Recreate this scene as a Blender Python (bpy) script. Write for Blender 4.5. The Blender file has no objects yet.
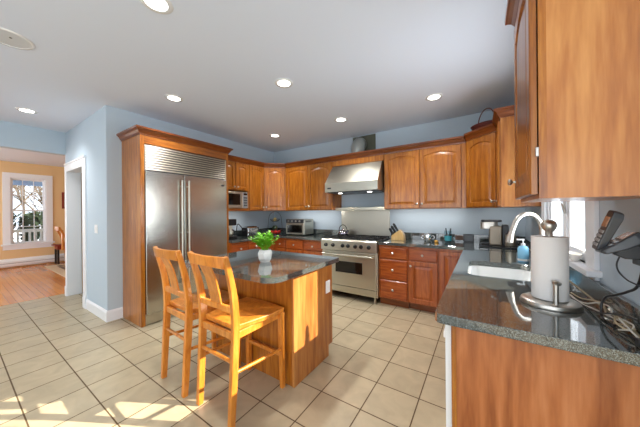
import bpy, bmesh, math, random
from mathutils import Vector, Matrix
random.seed(7)
scn = bpy.context.scene
COL = scn.collection
PI = math.pi

# ------------------------------------------------------------------ camera, world, sun, daylight, exposure
YAW, ROLL, FPX, EYE = 0.5807, 0.0084, 245.38, 1.353
fwd = Vector((-math.sin(YAW), math.cos(YAW), 0))
rgt0 = Vector((math.cos(YAW), math.sin(YAW), 0))
dn0 = Vector((0, 0, -1))
rgt = math.cos(ROLL) * rgt0 + math.sin(ROLL) * dn0
dwn = -math.sin(ROLL) * rgt0 + math.cos(ROLL) * dn0
cam_data = bpy.data.cameras.new('camera')
cam_data.sensor_fit = 'HORIZONTAL'
cam_data.sensor_width = 36
cam_data.lens = 36 * FPX / 640
cam_data.shift_y = -0.94 / 640
cam_data.clip_start = 0.02
cam = bpy.data.objects.new('camera', cam_data)
COL.objects.link(cam)
m3 = Matrix((rgt, -dwn, -fwd)).transposed()
cam.matrix_world = Matrix.Translation((0, 0, EYE)) @ m3.to_4x4()
scn.camera = cam

world = bpy.data.worlds.new('sky')
scn.world = world
world.use_nodes = True
wn = world.node_tree.nodes
bg = wn['Background']
bg.inputs[0].default_value = (0.80, 0.90, 1.0, 1)
bg.inputs[1].default_value = 2.4

sun_d = bpy.data.lights.new('sun', 'SUN')
sun_d.energy = 20.0
sun_d.angle = 0.009
sun_d.color = (1.0, 0.90, 0.74)
sun = bpy.data.objects.new('sun', sun_d)
COL.objects.link(sun)
sun.rotation_euler = Vector((-1, -0.57, -0.62)).to_track_quat('-Z', 'Y').to_euler()


def daylight(name, loc, direction, sx, sy, energy, color=(0.92, 0.96, 1.0)):
    d = bpy.data.lights.new(name, 'AREA')
    d.shape = 'RECTANGLE'
    d.size, d.size_y, d.energy, d.color = sx, sy, energy, color
    o = bpy.data.objects.new(name, d)
    COL.objects.link(o)
    o.location = loc
    o.rotation_euler = Vector(direction).to_track_quat('-Z', 'Y').to_euler()
    return o


# added fill lights at unseen openings: behind the camera, beside it, and in the hall
daylight('fill_rear_glazing', (-1.2, -3.34, 1.25), (0, 1, 0.5), 5.4, 2.2, 118)
daylight('fill_side_glazing', (2.72, -1.2, 1.25), (-1, 0, 0.9), 3.2, 2.2, 35)
daylight('fill_hall_front', (-8.2, -2.25, 1.5), (0, 1, 0), 2.6, 1.8, 95)  # added fill outside an unseen opening in the hall's front wall
daylight('daylight_sink_window', (1.00, 2.45, 1.45), (-1, 0, 0.6), 1.1, 1.05, 62)

scn.view_settings.view_transform = 'Standard'
scn.view_settings.look = 'None'
scn.view_settings.exposure = -0.34
scn.view_settings.gamma = 1.0
scn.view_settings.use_curve_mapping = False
scn.cycles.max_bounces = 10
scn.cycles.diffuse_bounces = 6
scn.cycles.glossy_bounces = 5
scn.cycles.transparent_max_bounces = 12
scn.cycles.sample_clamp_indirect = 6.0
scn.cycles.caustics_reflective = False
scn.cycles.caustics_refractive = False


# ------------------------------------------------------------------ materials
def lin(c):
    c = c / 255.0
    return c / 12.92 if c <= 0.04045 else ((c + 0.055) / 1.055) ** 2.4


def rgb(r, g, b):
    return (lin(r), lin(g), lin(b), 1)


def newmat(name):
    m = bpy.data.materials.new(name)
    m.use_nodes = True
    nt = m.node_tree
    return m, nt, nt.nodes['Principled BSDF']


def plain(name, col, rough=0.5, metal=0.0, coat=0.0, bump=0.0, bscale=60, spec=0.5):
    m, nt, b = newmat(name)
    b.inputs['Base Color'].default_value = col
    b.inputs['Roughness'].default_value = rough
    b.inputs['Metallic'].default_value = metal
    b.inputs['Coat Weight'].default_value = coat
    b.inputs['Coat Roughness'].default_value = 0.08
    b.inputs['Specular IOR Level'].default_value = spec
    # slight procedural tone variation so that no surface is perfectly flat
    tc = nt.nodes.new('ShaderNodeTexCoord')
    nz = nt.nodes.new('ShaderNodeTexNoise')
    nz.inputs['Scale'].default_value = bscale
    nt.links.new(tc.outputs['Object'], nz.inputs['Vector'])
    mr = nt.nodes.new('ShaderNodeMapRange')
    mr.inputs['To Min'].default_value = max(0, rough - 0.03)
    mr.inputs['To Max'].default_value = rough + 0.03
    nt.links.new(nz.outputs['Fac'], mr.inputs['Value'])
    nt.links.new(mr.outputs['Result'], b.inputs['Roughness'])
    if bump:
        bp = nt.nodes.new('ShaderNodeBump')
        bp.inputs['Strength'].default_value = bump
        bp.inputs['Distance'].default_value = 0.002
        nt.links.new(nz.outputs['Fac'], bp.inputs['Height'])
        nt.links.new(bp.outputs['Normal'], b.inputs['Normal'])
    return m


def wood(name, dark, mid, light, scale=(14, 14, 1.1), rough=0.28, coat=0.25, vary=0.12, size=2.2):
    m, nt, b = newmat(name)
    N = nt.nodes.new
    L = nt.links.new
    tc = N('ShaderNodeTexCoord')
    oi = N('ShaderNodeObjectInfo')
    add = N('ShaderNodeVectorMath')
    add.operation = 'MULTIPLY_ADD'
    mul = N('ShaderNodeVectorMath')
    mul.operation = 'SCALE'
    mul.inputs[0].default_value = (3.1, 5.7, 9.3)
    L(oi.outputs['Random'], mul.inputs['Scale'])
    add.inputs[1].default_value = scale
    L(tc.outputs['Object'], add.inputs[0])
    L(mul.outputs[0], add.inputs[2])
    n1 = N('ShaderNodeTexNoise')
    n1.inputs['Scale'].default_value = size
    n1.inputs['Detail'].default_value = 5
    n1.inputs['Distortion'].default_value = 0.6
    L(add.outputs[0], n1.inputs['Vector'])
    n2 = N('ShaderNodeTexNoise')
    n2.inputs['Scale'].default_value = size * 5
    n2.inputs['Detail'].default_value = 3
    L(add.outputs[0], n2.inputs['Vector'])
    mx = N('ShaderNodeMath')
    mx.operation = 'MULTIPLY_ADD'
    mx.inputs[1].default_value = 0.35
    L(n2.outputs['Fac'], mx.inputs[0])
    m2 = N('ShaderNodeMath')
    m2.operation = 'MULTIPLY'
    m2.inputs[1].default_value = 0.72
    L(n1.outputs['Fac'], m2.inputs[0])
    L(m2.outputs[0], mx.inputs[2])
    cr = N('ShaderNodeValToRGB')
    cr.color_ramp.elements[0].position = 0.36
    cr.color_ramp.elements[0].color = dark
    cr.color_ramp.elements[1].position = 0.72
    cr.color_ramp.elements[1].color = light
    e = cr.color_ramp.elements.new(0.53)
    e.color = mid
    L(mx.outputs[0], cr.inputs['Fac'])
    hs = N('ShaderNodeHueSaturation')
    mr = N('ShaderNodeMapRange')
    mr.inputs['To Min'].default_value = 1 - vary
    mr.inputs['To Max'].default_value = 1 + vary
    L(oi.outputs['Random'], mr.inputs['Value'])
    L(mr.outputs['Result'], hs.inputs['Value'])
    L(cr.outputs['Color'], hs.inputs['Color'])
    L(hs.outputs['Color'], b.inputs['Base Color'])
    b.inputs['Roughness'].default_value = rough
    b.inputs['Coat Weight'].default_value = coat
    b.inputs['Coat Roughness'].default_value = 0.12
    return m


def granite(name, c0, c1, c2, scale=140, rough=0.07):
    m, nt, b = newmat(name)
    N = nt.nodes.new
    L = nt.links.new
    tc = N('ShaderNodeTexCoord')
    v = N('ShaderNodeTexVoronoi')
    v.inputs['Scale'].default_value = scale
    L(tc.outputs['Object'], v.inputs['Vector'])
    n = N('ShaderNodeTexNoise')
    n.inputs['Scale'].default_value = scale * 0.9
    n.inputs['Detail'].default_value = 6
    L(tc.outputs['Object'], n.inputs['Vector'])
    sep = N('ShaderNodeSeparateColor')
    L(v.outputs['Color'], sep.inputs['Color'])
    a = N('ShaderNodeMath')
    a.operation = 'MULTIPLY_ADD'
    a.inputs[1].default_value = 0.5
    L(sep.outputs[0], a.inputs[0])
    h = N('ShaderNodeMath')
    h.operation = 'MULTIPLY'
    h.inputs[1].default_value = 0.5
    L(n.outputs['Fac'], h.inputs[0])
    L(h.outputs[0], a.inputs[2])
    cr = N('ShaderNodeValToRGB')
    cr.color_ramp.elements[0].position = 0.30
    cr.color_ramp.elements[0].color = c0
    cr.color_ramp.elements[1].position = 0.74
    cr.color_ramp.elements[1].color = c2
    e = cr.color_ramp.elements.new(0.52)
    e.color = c1
    L(a.outputs[0], cr.inputs['Fac'])
    L(cr.outputs['Color'], b.inputs['Base Color'])
    b.inputs['Roughness'].default_value = rough
    b.inputs['Specular IOR Level'].default_value = 0.7
    b.inputs['Coat Weight'].default_value = 0.7
    b.inputs['Coat Roughness'].default_value = 0.02
    b.inputs['Coat IOR'].default_value = 1.6
    return m


def tile_mat():
    m, nt, b = newmat('floor_tile')
    N = nt.nodes.new
    L = nt.links.new
    tc = N('ShaderNodeTexCoord')
    mp = N('ShaderNodeMapping')
    P = 0.3174
    mp.inputs['Location'].default_value = (0.7045 + P * 40 - 0.003, -1.867 + P * 40 - 0.003, 0)
    L(tc.outputs['Object'], mp.inputs['Vector'])
    br = N('ShaderNodeTexBrick')
    br.offset = 0
    br.squash = 1
    br.inputs['Scale'].default_value = 1
    br.inputs['Brick Width'].default_value = P
    br.inputs['Row Height'].default_value = P
    br.inputs['Mortar Size'].default_value = 0.0044
    br.inputs['Mortar Smooth'].default_value = 0.15
    br.inputs['Color1'].default_value = rgb(174, 160, 132)
    br.inputs['Color2'].default_value = rgb(185, 171, 142)
    br.inputs['Mortar'].default_value = rgb(92, 72, 46)
    L(mp.outputs[0], br.inputs['Vector'])
    n = N('ShaderNodeTexNoise')
    n.inputs['Scale'].default_value = 5.5
    n.inputs['Detail'].default_value = 7
    n.inputs['Distortion'].default_value = 1.2
    L(tc.outputs['Object'], n.inputs['Vector'])
    mr = N('ShaderNodeMapRange')
    mr.inputs['From Min'].default_value = 0.3
    mr.inputs['From Max'].default_value = 0.7
    mr.inputs['To Min'].default_value = 0.86
    mr.inputs['To Max'].default_value = 1.07
    L(n.outputs['Fac'], mr.inputs['Value'])
    hs = N('ShaderNodeHueSaturation')
    L(mr.outputs['Result'], hs.inputs['Value'])
    L(br.outputs['Color'], hs.inputs['Color'])
    L(hs.outputs['Color'], b.inputs['Base Color'])
    rr = N('ShaderNodeMapRange')
    rr.inputs['To Min'].default_value = 0.30
    rr.inputs['To Max'].default_value = 0.8
    L(br.outputs['Fac'], rr.inputs['Value'])
    L(rr.outputs['Result'], b.inputs['Roughness'])
    bp = N('ShaderNodeBump')
    bp.inputs['Strength'].default_value = 0.5
    bp.inputs['Distance'].default_value = 0.003
    bp.invert = True
    L(br.outputs['Fac'], bp.inputs['Height'])
    L(bp.outputs['Normal'], b.inputs['Normal'])
    return m


def plank_mat():
    m, nt, b = newmat('oak_floor')
    N = nt.nodes.new
    L = nt.links.new
    tc = N('ShaderNodeTexCoord')
    br = N('ShaderNodeTexBrick')
    br.offset = 0.37
    br.inputs['Scale'].default_value = 1
    br.inputs['Brick Width'].default_value = 1.1
    br.inputs['Row Height'].default_value = 0.075
    br.inputs['Mortar Size'].default_value = 0.0012
    br.inputs['Color1'].default_value = rgb(196, 122, 62)
    br.inputs['Color2'].default_value = rgb(214, 146, 84)
    br.inputs['Mortar'].default_value = rgb(120, 66, 30)
    L(tc.outputs['Object'], br.inputs['Vector'])
    n = N('ShaderNodeTexNoise')
    n.inputs['Scale'].default_value = 3
    n.inputs['Detail'].default_value = 5
    L(tc.outputs['Object'], n.inputs['Vector'])
    mr = N('ShaderNodeMapRange')
    mr.inputs['To Min'].default_value = 0.85
    mr.inputs['To Max'].default_value = 1.12
    L(n.outputs['Fac'], mr.inputs['Value'])
    hs = N('ShaderNodeHueSaturation')
    L(mr.outputs['Result'], hs.inputs['Value'])
    L(br.outputs['Color'], hs.inputs['Color'])
    L(hs.outputs['Color'], b.inputs['Base Color'])
    b.inputs['Roughness'].default_value = 0.22
    b.inputs['Coat Weight'].default_value = 0.3
    return m


def steel_mat(name, col, rough=0.26, axis=(2, 2, 160)):
    m, nt, b = newmat(name)
    N = nt.nodes.new
    L = nt.links.new
    tc = N('ShaderNodeTexCoord')
    mp = N('ShaderNodeMapping')
    mp.inputs['Scale'].default_value = axis
    L(tc.outputs['Object'], mp.inputs['Vector'])
    n = N('ShaderNodeTexNoise')
    n.inputs['Scale'].default_value = 2
    n.inputs['Detail'].default_value = 3
    L(mp.outputs[0], n.inputs['Vector'])
    mr = N('ShaderNodeMapRange')
    mr.inputs['To Min'].default_value = rough - 0.05
    mr.inputs['To Max'].default_value = rough + 0.07
    L(n.outputs['Fac'], mr.inputs['Value'])
    L(mr.outputs['Result'], b.inputs['Roughness'])
    b.inputs['Base Color'].default_value = col
    b.inputs['Metallic'].default_value = 1
    return m


def glass_mat(name, tint=(1, 1, 1, 1), refl=0.08):
    m = bpy.data.materials.new(name)
    m.use_nodes = True
    nt = m.node_tree
    nt.nodes.remove(nt.nodes['Principled BSDF'])
    out = nt.nodes['Material Output']
    tr = nt.nodes.new('ShaderNodeBsdfTransparent')
    tr.inputs[0].default_value = tint
    gl = nt.nodes.new('ShaderNodeBsdfGlossy')
    gl.inputs['Roughness'].default_value = 0.03
    fr = nt.nodes.new('ShaderNodeFresnel')
    fr.inputs['IOR'].default_value = 1.45
    mx = nt.nodes.new('ShaderNodeMixShader')
    ge = nt.nodes.new('ShaderNodeNewGeometry')
    inv = nt.nodes.new('ShaderNodeMath')
    inv.operation = 'SUBTRACT'
    inv.inputs[0].default_value = 1
    nt.links.new(ge.outputs['Backfacing'], inv.inputs[1])
    mu = nt.nodes.new('ShaderNodeMath')
    mu.operation = 'MULTIPLY'
    nt.links.new(fr.outputs[0], mu.inputs[0])
    nt.links.new(inv.outputs[0], mu.inputs[1])
    nt.links.new(mu.outputs[0], mx.inputs[0])
    nt.links.new(tr.outputs[0], mx.inputs[1])
    nt.links.new(gl.outputs[0], mx.inputs[2])
    nt.links.new(mx.outputs[0], out.inputs['Surface'])
    return m


def emit_mat(name, col, strength):
    m, nt, b = newmat(name)
    b.inputs['Base Color'].default_value = col
    b.inputs['Emission Color'].default_value = col
    b.inputs['Emission Strength'].default_value = strength
    return m


def rug_mat():
    m, nt, b = newmat('rug_pile')
    N = nt.nodes.new
    L = nt.links.new
    tc = N('ShaderNodeTexCoord')
    v = N('ShaderNodeTexVoronoi')
    v.inputs['Scale'].default_value = 9
    L(tc.outputs['Object'], v.inputs['Vector'])
    cr = N('ShaderNodeValToRGB')
    cr.color_ramp.elements[0].color = rgb(92, 40, 30)
    cr.color_ramp.elements[1].color = rgb(196, 168, 132)
    cr.color_ramp.elements[1].position = 0.7
    e = cr.color_ramp.elements.new(0.35)
    e.color = rgb(70, 66, 74)
    L(v.outputs['Distance'], cr.inputs['Fac'])
    L(cr.outputs['Color'], b.inputs['Base Color'])
    b.inputs['Roughness'].default_value = 0.95
    return m


M = {}
M['paint'] = plain('blue_grey_wall_paint', rgb(187, 201, 211), 0.75, bump=0.1, bscale=180)
M['ceiling'] = plain('white_ceiling_paint', rgb(220, 228, 240), 0.85, bump=0.1, bscale=160)
M['orange_paint'] = plain('apricot_wall_paint', rgb(228, 194, 144), 0.8, bump=0.1, bscale=160)
M['white_trim'] = plain('white_gloss_trim', rgb(236, 238, 241), 0.35)
M['tile'] = tile_mat()
M['planks'] = plank_mat()
M['cherry'] = wood('cherry_wood', rgb(124, 66, 14), rgb(158, 92, 24), rgb(182, 118, 42))
M['cherry_h'] = wood('cherry_wood_across', rgb(120, 60, 14), rgb(152, 86, 24), rgb(176, 110, 40), scale=(1.6, 1.6, 16))
M['cherry_red'] = wood('cherry_base', rgb(126, 56, 18), rgb(160, 80, 28), rgb(184, 104, 44))
M['cherry_red_h'] = wood('cherry_base_across', rgb(122, 52, 18), rgb(156, 74, 28), rgb(180, 98, 42), scale=(1.6, 1.6, 16))
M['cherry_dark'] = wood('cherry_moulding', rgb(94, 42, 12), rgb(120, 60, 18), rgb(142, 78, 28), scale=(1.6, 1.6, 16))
M['cherry_panel'] = wood('cherry_veneer', rgb(142, 78, 34), rgb(180, 112, 52), rgb(206, 142, 76), scale=(7, 7, 0.7), size=1.6, rough=0.33, coat=0.15)
M['cherry_end'] = wood('cherry_end_veneer', rgb(144, 76, 32), rgb(180, 106, 56), rgb(204, 132, 82), scale=(7, 7, 0.7), size=1.6, rough=0.33, coat=0.15)
M['honey'] = wood('honey_maple', rgb(182, 102, 30), rgb(206, 126, 42), rgb(222, 148, 64), scale=(10, 10, 2), rough=0.3)
M['toe'] = plain('toe_kick_black', rgb(58, 34, 20), 0.6)
M['granite'] = granite('green_black_granite', rgb(26, 30, 29), rgb(58, 64, 62), rgb(120, 128, 126), scale=420)
M['steel'] = steel_mat('brushed_steel', (0.57, 0.545, 0.46, 1), 0.33)
M['steel_door'] = steel_mat('fridge_door_steel', (0.58, 0.58, 0.53, 1), 0.22, (1, 1, 120))
M['steel_grille'] = steel_mat('grille_steel', (0.60, 0.55, 0.45, 1), 0.42, (1, 1, 40))
M['steel_v'] = steel_mat('brushed_steel_upright', (0.50, 0.47, 0.40, 1), 0.38, (160, 160, 2))
M['satin'] = plain('satin_nickel', (0.56, 0.53, 0.48, 1), 0.32, metal=1)
M['chrome'] = plain('chrome', (0.82, 0.82, 0.82, 1), 0.1, metal=1)
M['black'] = plain('black_plastic', rgb(24, 24, 26), 0.35)
M['black_iron'] = plain('black_cast_iron', rgb(26, 26, 27), 0.5, bump=0.2)
M['dark_glass'] = plain('dark_oven_glass', rgb(20, 17, 15), 0.06)
M['charcoal'] = plain('charcoal_plastic', rgb(58, 60, 64), 0.3)
M['grey_plastic'] = plain('grey_plastic', rgb(150, 150, 150), 0.4)
M['white_plastic'] = plain('white_plastic', rgb(238, 238, 236), 0.35)
M['white_enamel'] = plain('white_enamel', rgb(236, 238, 238), 0.12, coat=0.5)
M['paper'] = plain('paper_towel', rgb(238, 234, 230), 0.95, bump=0.3, bscale=220)
M['ceramic'] = plain('white_ceramic', rgb(240, 238, 232), 0.25)
M['leaf'] = plain('fresh_green_leaf', rgb(120, 190, 40), 0.45, bscale=20)
M['soil'] = plain('potting_soil', rgb(54, 38, 26), 0.95, bump=0.4)
M['glass'] = glass_mat('window_glass')
M['tumbler'] = glass_mat('tumbler_glass', (0.86, 0.93, 0.95, 1))
M['blue_soap'] = plain('blue_liquid_soap', rgb(136, 198, 230), 0.15)
M['block'] = wood('beech_block', rgb(196, 150, 84), rgb(218, 176, 108), rgb(232, 196, 134))
M['bronze'] = plain('bronze_metallic_plastic', rgb(150, 138, 122), 0.3, metal=0.6)
M['beige_enamel'] = plain('pale_bronze_canister', rgb(186, 178, 160), 0.3, metal=0.6)
M['red_apple'] = plain('red_apple', rgb(196, 44, 34), 0.3, bscale=12)
M['melon'] = plain('dark_green_melon', rgb(42, 62, 36), 0.4, bscale=12)
M['banana'] = plain('yellow_fruit', rgb(222, 190, 110), 0.5)
M['wicker'] = plain('dark_red_wicker', rgb(104, 40, 30), 0.6, bump=0.5)
M['lamp'] = emit_mat('lamp_lens', (1, 0.97, 0.9, 1), 9.0)
M['grille_grey'] = plain('speaker_grille_cloth', rgb(204, 207, 208), 0.8, bump=0.1, bscale=200)
M['galvanised'] = plain('galvanised_duct', rgb(178, 182, 178), 0.35, metal=0.5, bscale=18)
M['olive'] = plain('olive_grey_duct_plate', rgb(84, 86, 70), 0.6)
M['rug'] = rug_mat()
M['rug_border'] = plain('cream_rug_border', rgb(206, 186, 156), 0.95, bump=0.5)
M['red_wood'] = plain('red_stained_wood', rgb(136, 46, 30), 0.35)
M['picture'] = plain('picture_print', rgb(150, 130, 104), 0.6, bscale=9)
M['snow'] = plain('snow', rgb(236, 240, 246), 0.9, bump=0.3, bscale=6)
M['bark'] = plain('grey_brown_bark', rgb(98, 86, 74), 0.95, bump=0.6, bscale=22)
M['conifer'] = plain('dark_evergreen_needles', rgb(44, 60, 42), 0.8)
M['porch_blue'] = plain('slate_blue_porch_ceiling', rgb(92, 120, 156), 0.7)
M['pantry'] = plain('grey_pantry_paint', rgb(128, 140, 150), 0.85)
M['teal'] = plain('teal_printed_pattern', rgb(60, 150, 160), 0.4)
M['brown_plate'] = plain('brown_outlet_plate', rgb(98, 66, 48), 0.45)
M['wire_white'] = plain('off_white_cable', rgb(214, 208, 196), 0.5)
M['wire_beige'] = plain('beige_cable', rgb(190, 172, 140), 0.5)
M['screen'] = plain('phone_display', rgb(176, 136, 112), 0.2)
M['purple'] = plain('purple_tinted_steel', (0.45, 0.40, 0.48, 1), 0.12, metal=1)
M['amber'] = plain('amber_glass_bead', rgb(206, 150, 50), 0.2)


# ------------------------------------------------------------------ object helpers
def tag(o, label=None, cat=None, group=None, kind=None):
    if label:
        o['label'] = label
    if cat:
        o['category'] = cat
    if group:
        o['group'] = group
    if kind:
        o['kind'] = kind
    return o


ORG = {}


def thing(name, label, cat, loc=(0, 0, 0), rotz=0, group=None):
    o = bpy.data.objects.new(name, None)
    o.empty_display_size = 0.1
    COL.objects.link(o)
    o.location = loc
    o.rotation_euler = (0, 0, rotz)
    ORG[o.name] = Vector(loc)
    return tag(o, label, cat, group)


class MB:
    def __init__(s):
        s.bm = bmesh.new()

    def face(s, pts):
        vs = [s.bm.verts.new(Vector(p)) for p in pts]
        return s.bm.faces.new(vs)

    def box(s, x0, x1, y0, y1, z0, z1):
        v = [s.bm.verts.new((x, y, z)) for z in (z0, z1) for y in (y0, y1) for x in (x0, x1)]
        for f in ((0, 2, 3, 1), (4, 5, 7, 6), (0, 1, 5, 4), (2, 6, 7, 3), (0, 4, 6, 2), (1, 3, 7, 5)):
            s.bm.faces.new([v[i] for i in f])
        return s

    def rings(s, rings, cap0=True, cap1=True, closed=True):
        R = [[s.bm.verts.new(Vector(p)) for p in r] for r in rings]
        n = len(R[0])
        for a, b in zip(R[:-1], R[1:]):
            for i in range(n if closed else n - 1):
                j = (i + 1) % n
                s.bm.faces.new((a[i], a[j], b[j], b[i]))
        if cap0:
            s.bm.faces.new(list(reversed(R[0])))
        if cap1:
            s.bm.faces.new(R[-1])
        return s

    def prism(s, poly, ext):
        e = Vector(ext)
        return s.rings([[Vector(p) for p in poly], [Vector(p) + e for p in poly]])

    def lathe(s, prof, c=(0, 0, 0), axis=(0, 0, 1), seg=24, cap0=True, cap1=True, sx=1, sy=1):
        c = Vector(c)
        ax = Vector(axis).normalized()
        u = ax.orthogonal().normalized() if abs(ax.z) < 0.99 else Vector((1, 0, 0))
        w = ax.cross(u)
        rr = []
        for r, h in prof:
            r = max(r, 0.0004)
            rr.append([c + ax * h + (u * math.cos(2 * PI * i / seg) * sx + w * math.sin(2 * PI * i / seg) * sy) * r for i in range(seg)])
        return s.rings(rr, cap0, cap1)

    def cyl(s, p0, p1, r0, r1=None, seg=16):
        p0, p1 = Vector(p0), Vector(p1)
        return s.lathe([(r0, 0), (r1 if r1 is not None else r0, (p1 - p0).length)], p0, p1 - p0, seg)

    def tube(s, pts, r, seg=8, closed=False, rads=None):
        P = [Vector(p) for p in pts]
        n = len(P)
        rr = []
        up = None
        for i in range(n):
            if closed:
                t = P[(i + 1) % n] - P[i - 1]
            else:
                t = P[min(i + 1, n - 1)] - P[max(i - 1, 0)]
            t.normalize()
            if up is None:
                up = t.orthogonal().normalized()
            up = (up - t * up.dot(t))
            if up.length < 1e-6:
                up = t.orthogonal()
            up.normalize()
            w = t.cross(up)
            q = rads[i] if rads else r
            rr.append([P[i] + (up * math.cos(2 * PI * k / seg) + w * math.sin(2 * PI * k / seg)) * q for k in range(seg)])
        if closed:
            rr.append(rr[0])
            return s.rings(rr, False, False)
        return s.rings(rr)

    def sweep_rect(s, pts, w, d, side):
        """rectangular section w (along side) x d swept along pts"""
        P = [Vector(p) for p in pts]
        rr = []
        for i in range(len(P)):
            t = (P[min(i + 1, len(P) - 1)] - P[max(i - 1, 0)]).normalized()
            a = Vector(side)
            a = (a - t * a.dot(t)).normalized()
            b = t.cross(a)
            ww = w[i] if isinstance(w, (list, tuple)) else w
            dd = d[i] if isinstance(d, (list, tuple)) else d
            rr.append([P[i] + a * sa * ww / 2 + b * sb * dd / 2 for sa, sb in ((-1, -1), (1, -1), (1, 1), (-1, 1))])
        return s.rings(rr)

    def ball(s, c, rx, ry=None, rz=None, seg=16):
        ry = rx if ry is None else ry
        rz = rx if rz is None else rz
        c = Vector(c)
        rr = []
        for k in range(1, seg // 2 + 1):
            a = PI * k / (seg // 2 + 1)
            rr.append([c + Vector((rx * math.sin(a) * math.cos(2 * PI * i / seg), ry * math.sin(a) * math.sin(2 * PI * i / seg), -rz * math.cos(a))) for i in range(seg)])
        return s.rings(rr)

    def moulding(s, path, prof, left=True, prev=None, nxt=None, closed=False):
        """prof: (out, z) pairs swept along a horizontal path with mitred corners"""
        P = [Vector((p[0], p[1])) for p in path]
        full = ([Vector(prev[:2])] if prev else []) + P + ([Vector(nxt[:2])] if nxt else [])
        off = 1 if prev else 0
        rr = []
        for i in range(len(P)):
            k = i + off
            ns = []
            if k > 0:
                d = (full[k] - full[k - 1]).normalized()
                ns.append(Vector((-d.y, d.x)) if left else Vector((d.y, -d.x)))
            if k < len(full) - 1:
                d = (full[k + 1] - full[k]).normalized()
                ns.append(Vector((-d.y, d.x)) if left else Vector((d.y, -d.x)))
            if len(ns) == 2:
                mm = (ns[0] + ns[1]) / (1 + ns[0].dot(ns[1]))
            else:
                mm = ns[0]
            rr.append([Vector((P[i].x + mm.x * o, P[i].y + mm.y * o, z)) for o, z in prof])
        return s.rings(rr)

    def plate(s, outer, holes, z0, z1):
        """flat slab with holes; outer and holes are lists of (x, y)"""
        bm = s.bm
        loops = []
        for z in (z1, z0):
            es = []
            lv = []
            for lp in [outer] + holes:
                vs = [bm.verts.new((p[0], p[1], z)) for p in lp]
                es += [bm.edges.new((vs[i], vs[(i + 1) % len(vs)])) for i in range(len(vs))]
                lv.append(vs)
            bmesh.ops.triangle_fill(bm, use_beauty=True, use_dissolve=False, edges=es)
            loops.append(lv)
        for a, b in zip(loops[0], loops[1]):
            n = len(a)
            for i in range(n):
                bm.faces.new((a[i], a[(i + 1) % n], b[(i + 1) % n], b[i]))
        return s

    def xform(s, mat):
        bmesh.ops.transform(s.bm, matrix=mat, verts=s.bm.verts[:])
        return s

    def build(s, name, mat, parent=None, bevel=0, seg=2, smooth=None, local=False, origin=None, wire=None):
        bm = s.bm
        bmesh.ops.recalc_face_normals(bm, faces=bm.faces[:])
        org = Vector((0, 0, 0))
        if origin is not None:
            org = Vector(origin)
        elif parent is not None and not local:
            org = ORG[parent.name]
        if org.length:
            bmesh.ops.translate(bm, vec=-org, verts=bm.verts[:])
        me = bpy.data.meshes.new(name)
        bm.to_mesh(me)
        bm.free()
        me.materials.append(M[mat] if isinstance(mat, str) else mat)
        o = bpy.data.objects.new(name, me)
        COL.objects.link(o)
        if parent is not None:
            o.parent = parent
        else:
            o.location = org
        ORG[o.name] = org
        if smooth is not None:
            me.polygons.foreach_set('use_smooth', [True] * len(me.polygons))
            me.set_sharp_from_angle(angle=math.radians(smooth))
        if bevel:
            b = o.modifiers.new('bevel', 'BEVEL')
            b.width = bevel
            b.segments = seg
            b.limit_method = 'ANGLE'
            b.angle_limit = math.radians(40)
        return o


def struct(name, mb, mat, **k):
    o = mb.build(name, mat, **k)
    o['kind'] = 'structure'
    return o


def copy_thing(root, loc, rotz=0, label=None, group=None):
    r = root.copy()
    COL.objects.link(r)
    r.location = loc
    r.rotation_euler = (0, 0, rotz)
    if label:
        r['label'] = label
    if group:
        r['group'] = group
    for ch in list(root.children):
        c = ch.copy()
        COL.objects.link(c)
        c.parent = r
        for g in list(ch.children):
            d = g.copy()
            COL.objects.link(d)
            d.parent = c
    return r


def V(*a):
    return Vector(a)


def smooth_path(pts, n=6):
    P = [Vector(p) for p in pts]
    out = []
    for i in range(len(P) - 1):
        p0, p1, p2, p3 = P[max(i - 1, 0)], P[i], P[i + 1], P[min(i + 2, len(P) - 1)]
        for k in range(n):
            t = k / n
            out.append(0.5 * ((2 * p1) + (p2 - p0) * t + (2 * p0 - 5 * p1 + 4 * p2 - p3) * t * t + (3 * p1 - p0 - 3 * p2 + p3) * t ** 3))
    out.append(P[-1])
    return out


def rrect(x0, x1, y0, y1, r, n=6, rs=None):
    rs = rs or [r] * 4
    out = []
    for (cx, cy, a0), q in zip(((x0, y0, PI), (x1, y0, 1.5 * PI), (x1, y1, 0), (x0, y1, 0.5 * PI)), rs):
        sx = 1 if cx == x0 else -1
        sy = 1 if cy == y0 else -1
        c = (cx + sx * q, cy + sy * q)
        if q < 1e-5:
            out.append((cx, cy))
            continue
        for k in range(n + 1):
            a = a0 + 0.5 * PI * k / n
            out.append((c[0] + q * math.cos(a), c[1] + q * math.sin(a)))
    return out


# ------------------------------------------------------------------ setting: room shell
XL, YB, ZC, YD, XH, XR = -3.94, 4.11, 2.73, 1.11, -5.84, 0.48
XO = -10.1     # window wall of the apricot hall
struct('floor', MB().plate([(-5.98, -3.32), (2.72, -3.32), (2.72, 1.0), (0.6, 1.0), (0.6, 4.24), (-5.98, 4.24)], [], -0.12, 0), 'tile')
struct('floor_hall', MB().box(-10.25, -5.98, -2.2, 4.24, -0.12, 0.0), 'planks')
struct('ceiling', MB().plate([(-10.25, -3.32), (2.72, -3.32), (2.72, 1.0), (0.6, 1.0), (0.6, 4.24), (-10.25, 4.24)], [], ZC, ZC + 0.15), 'ceiling')
struct('wall_left', MB().box(XL - 0.12, XL, YD + 0.15, YB + 0.12, 0, ZC), 'paint')
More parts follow.
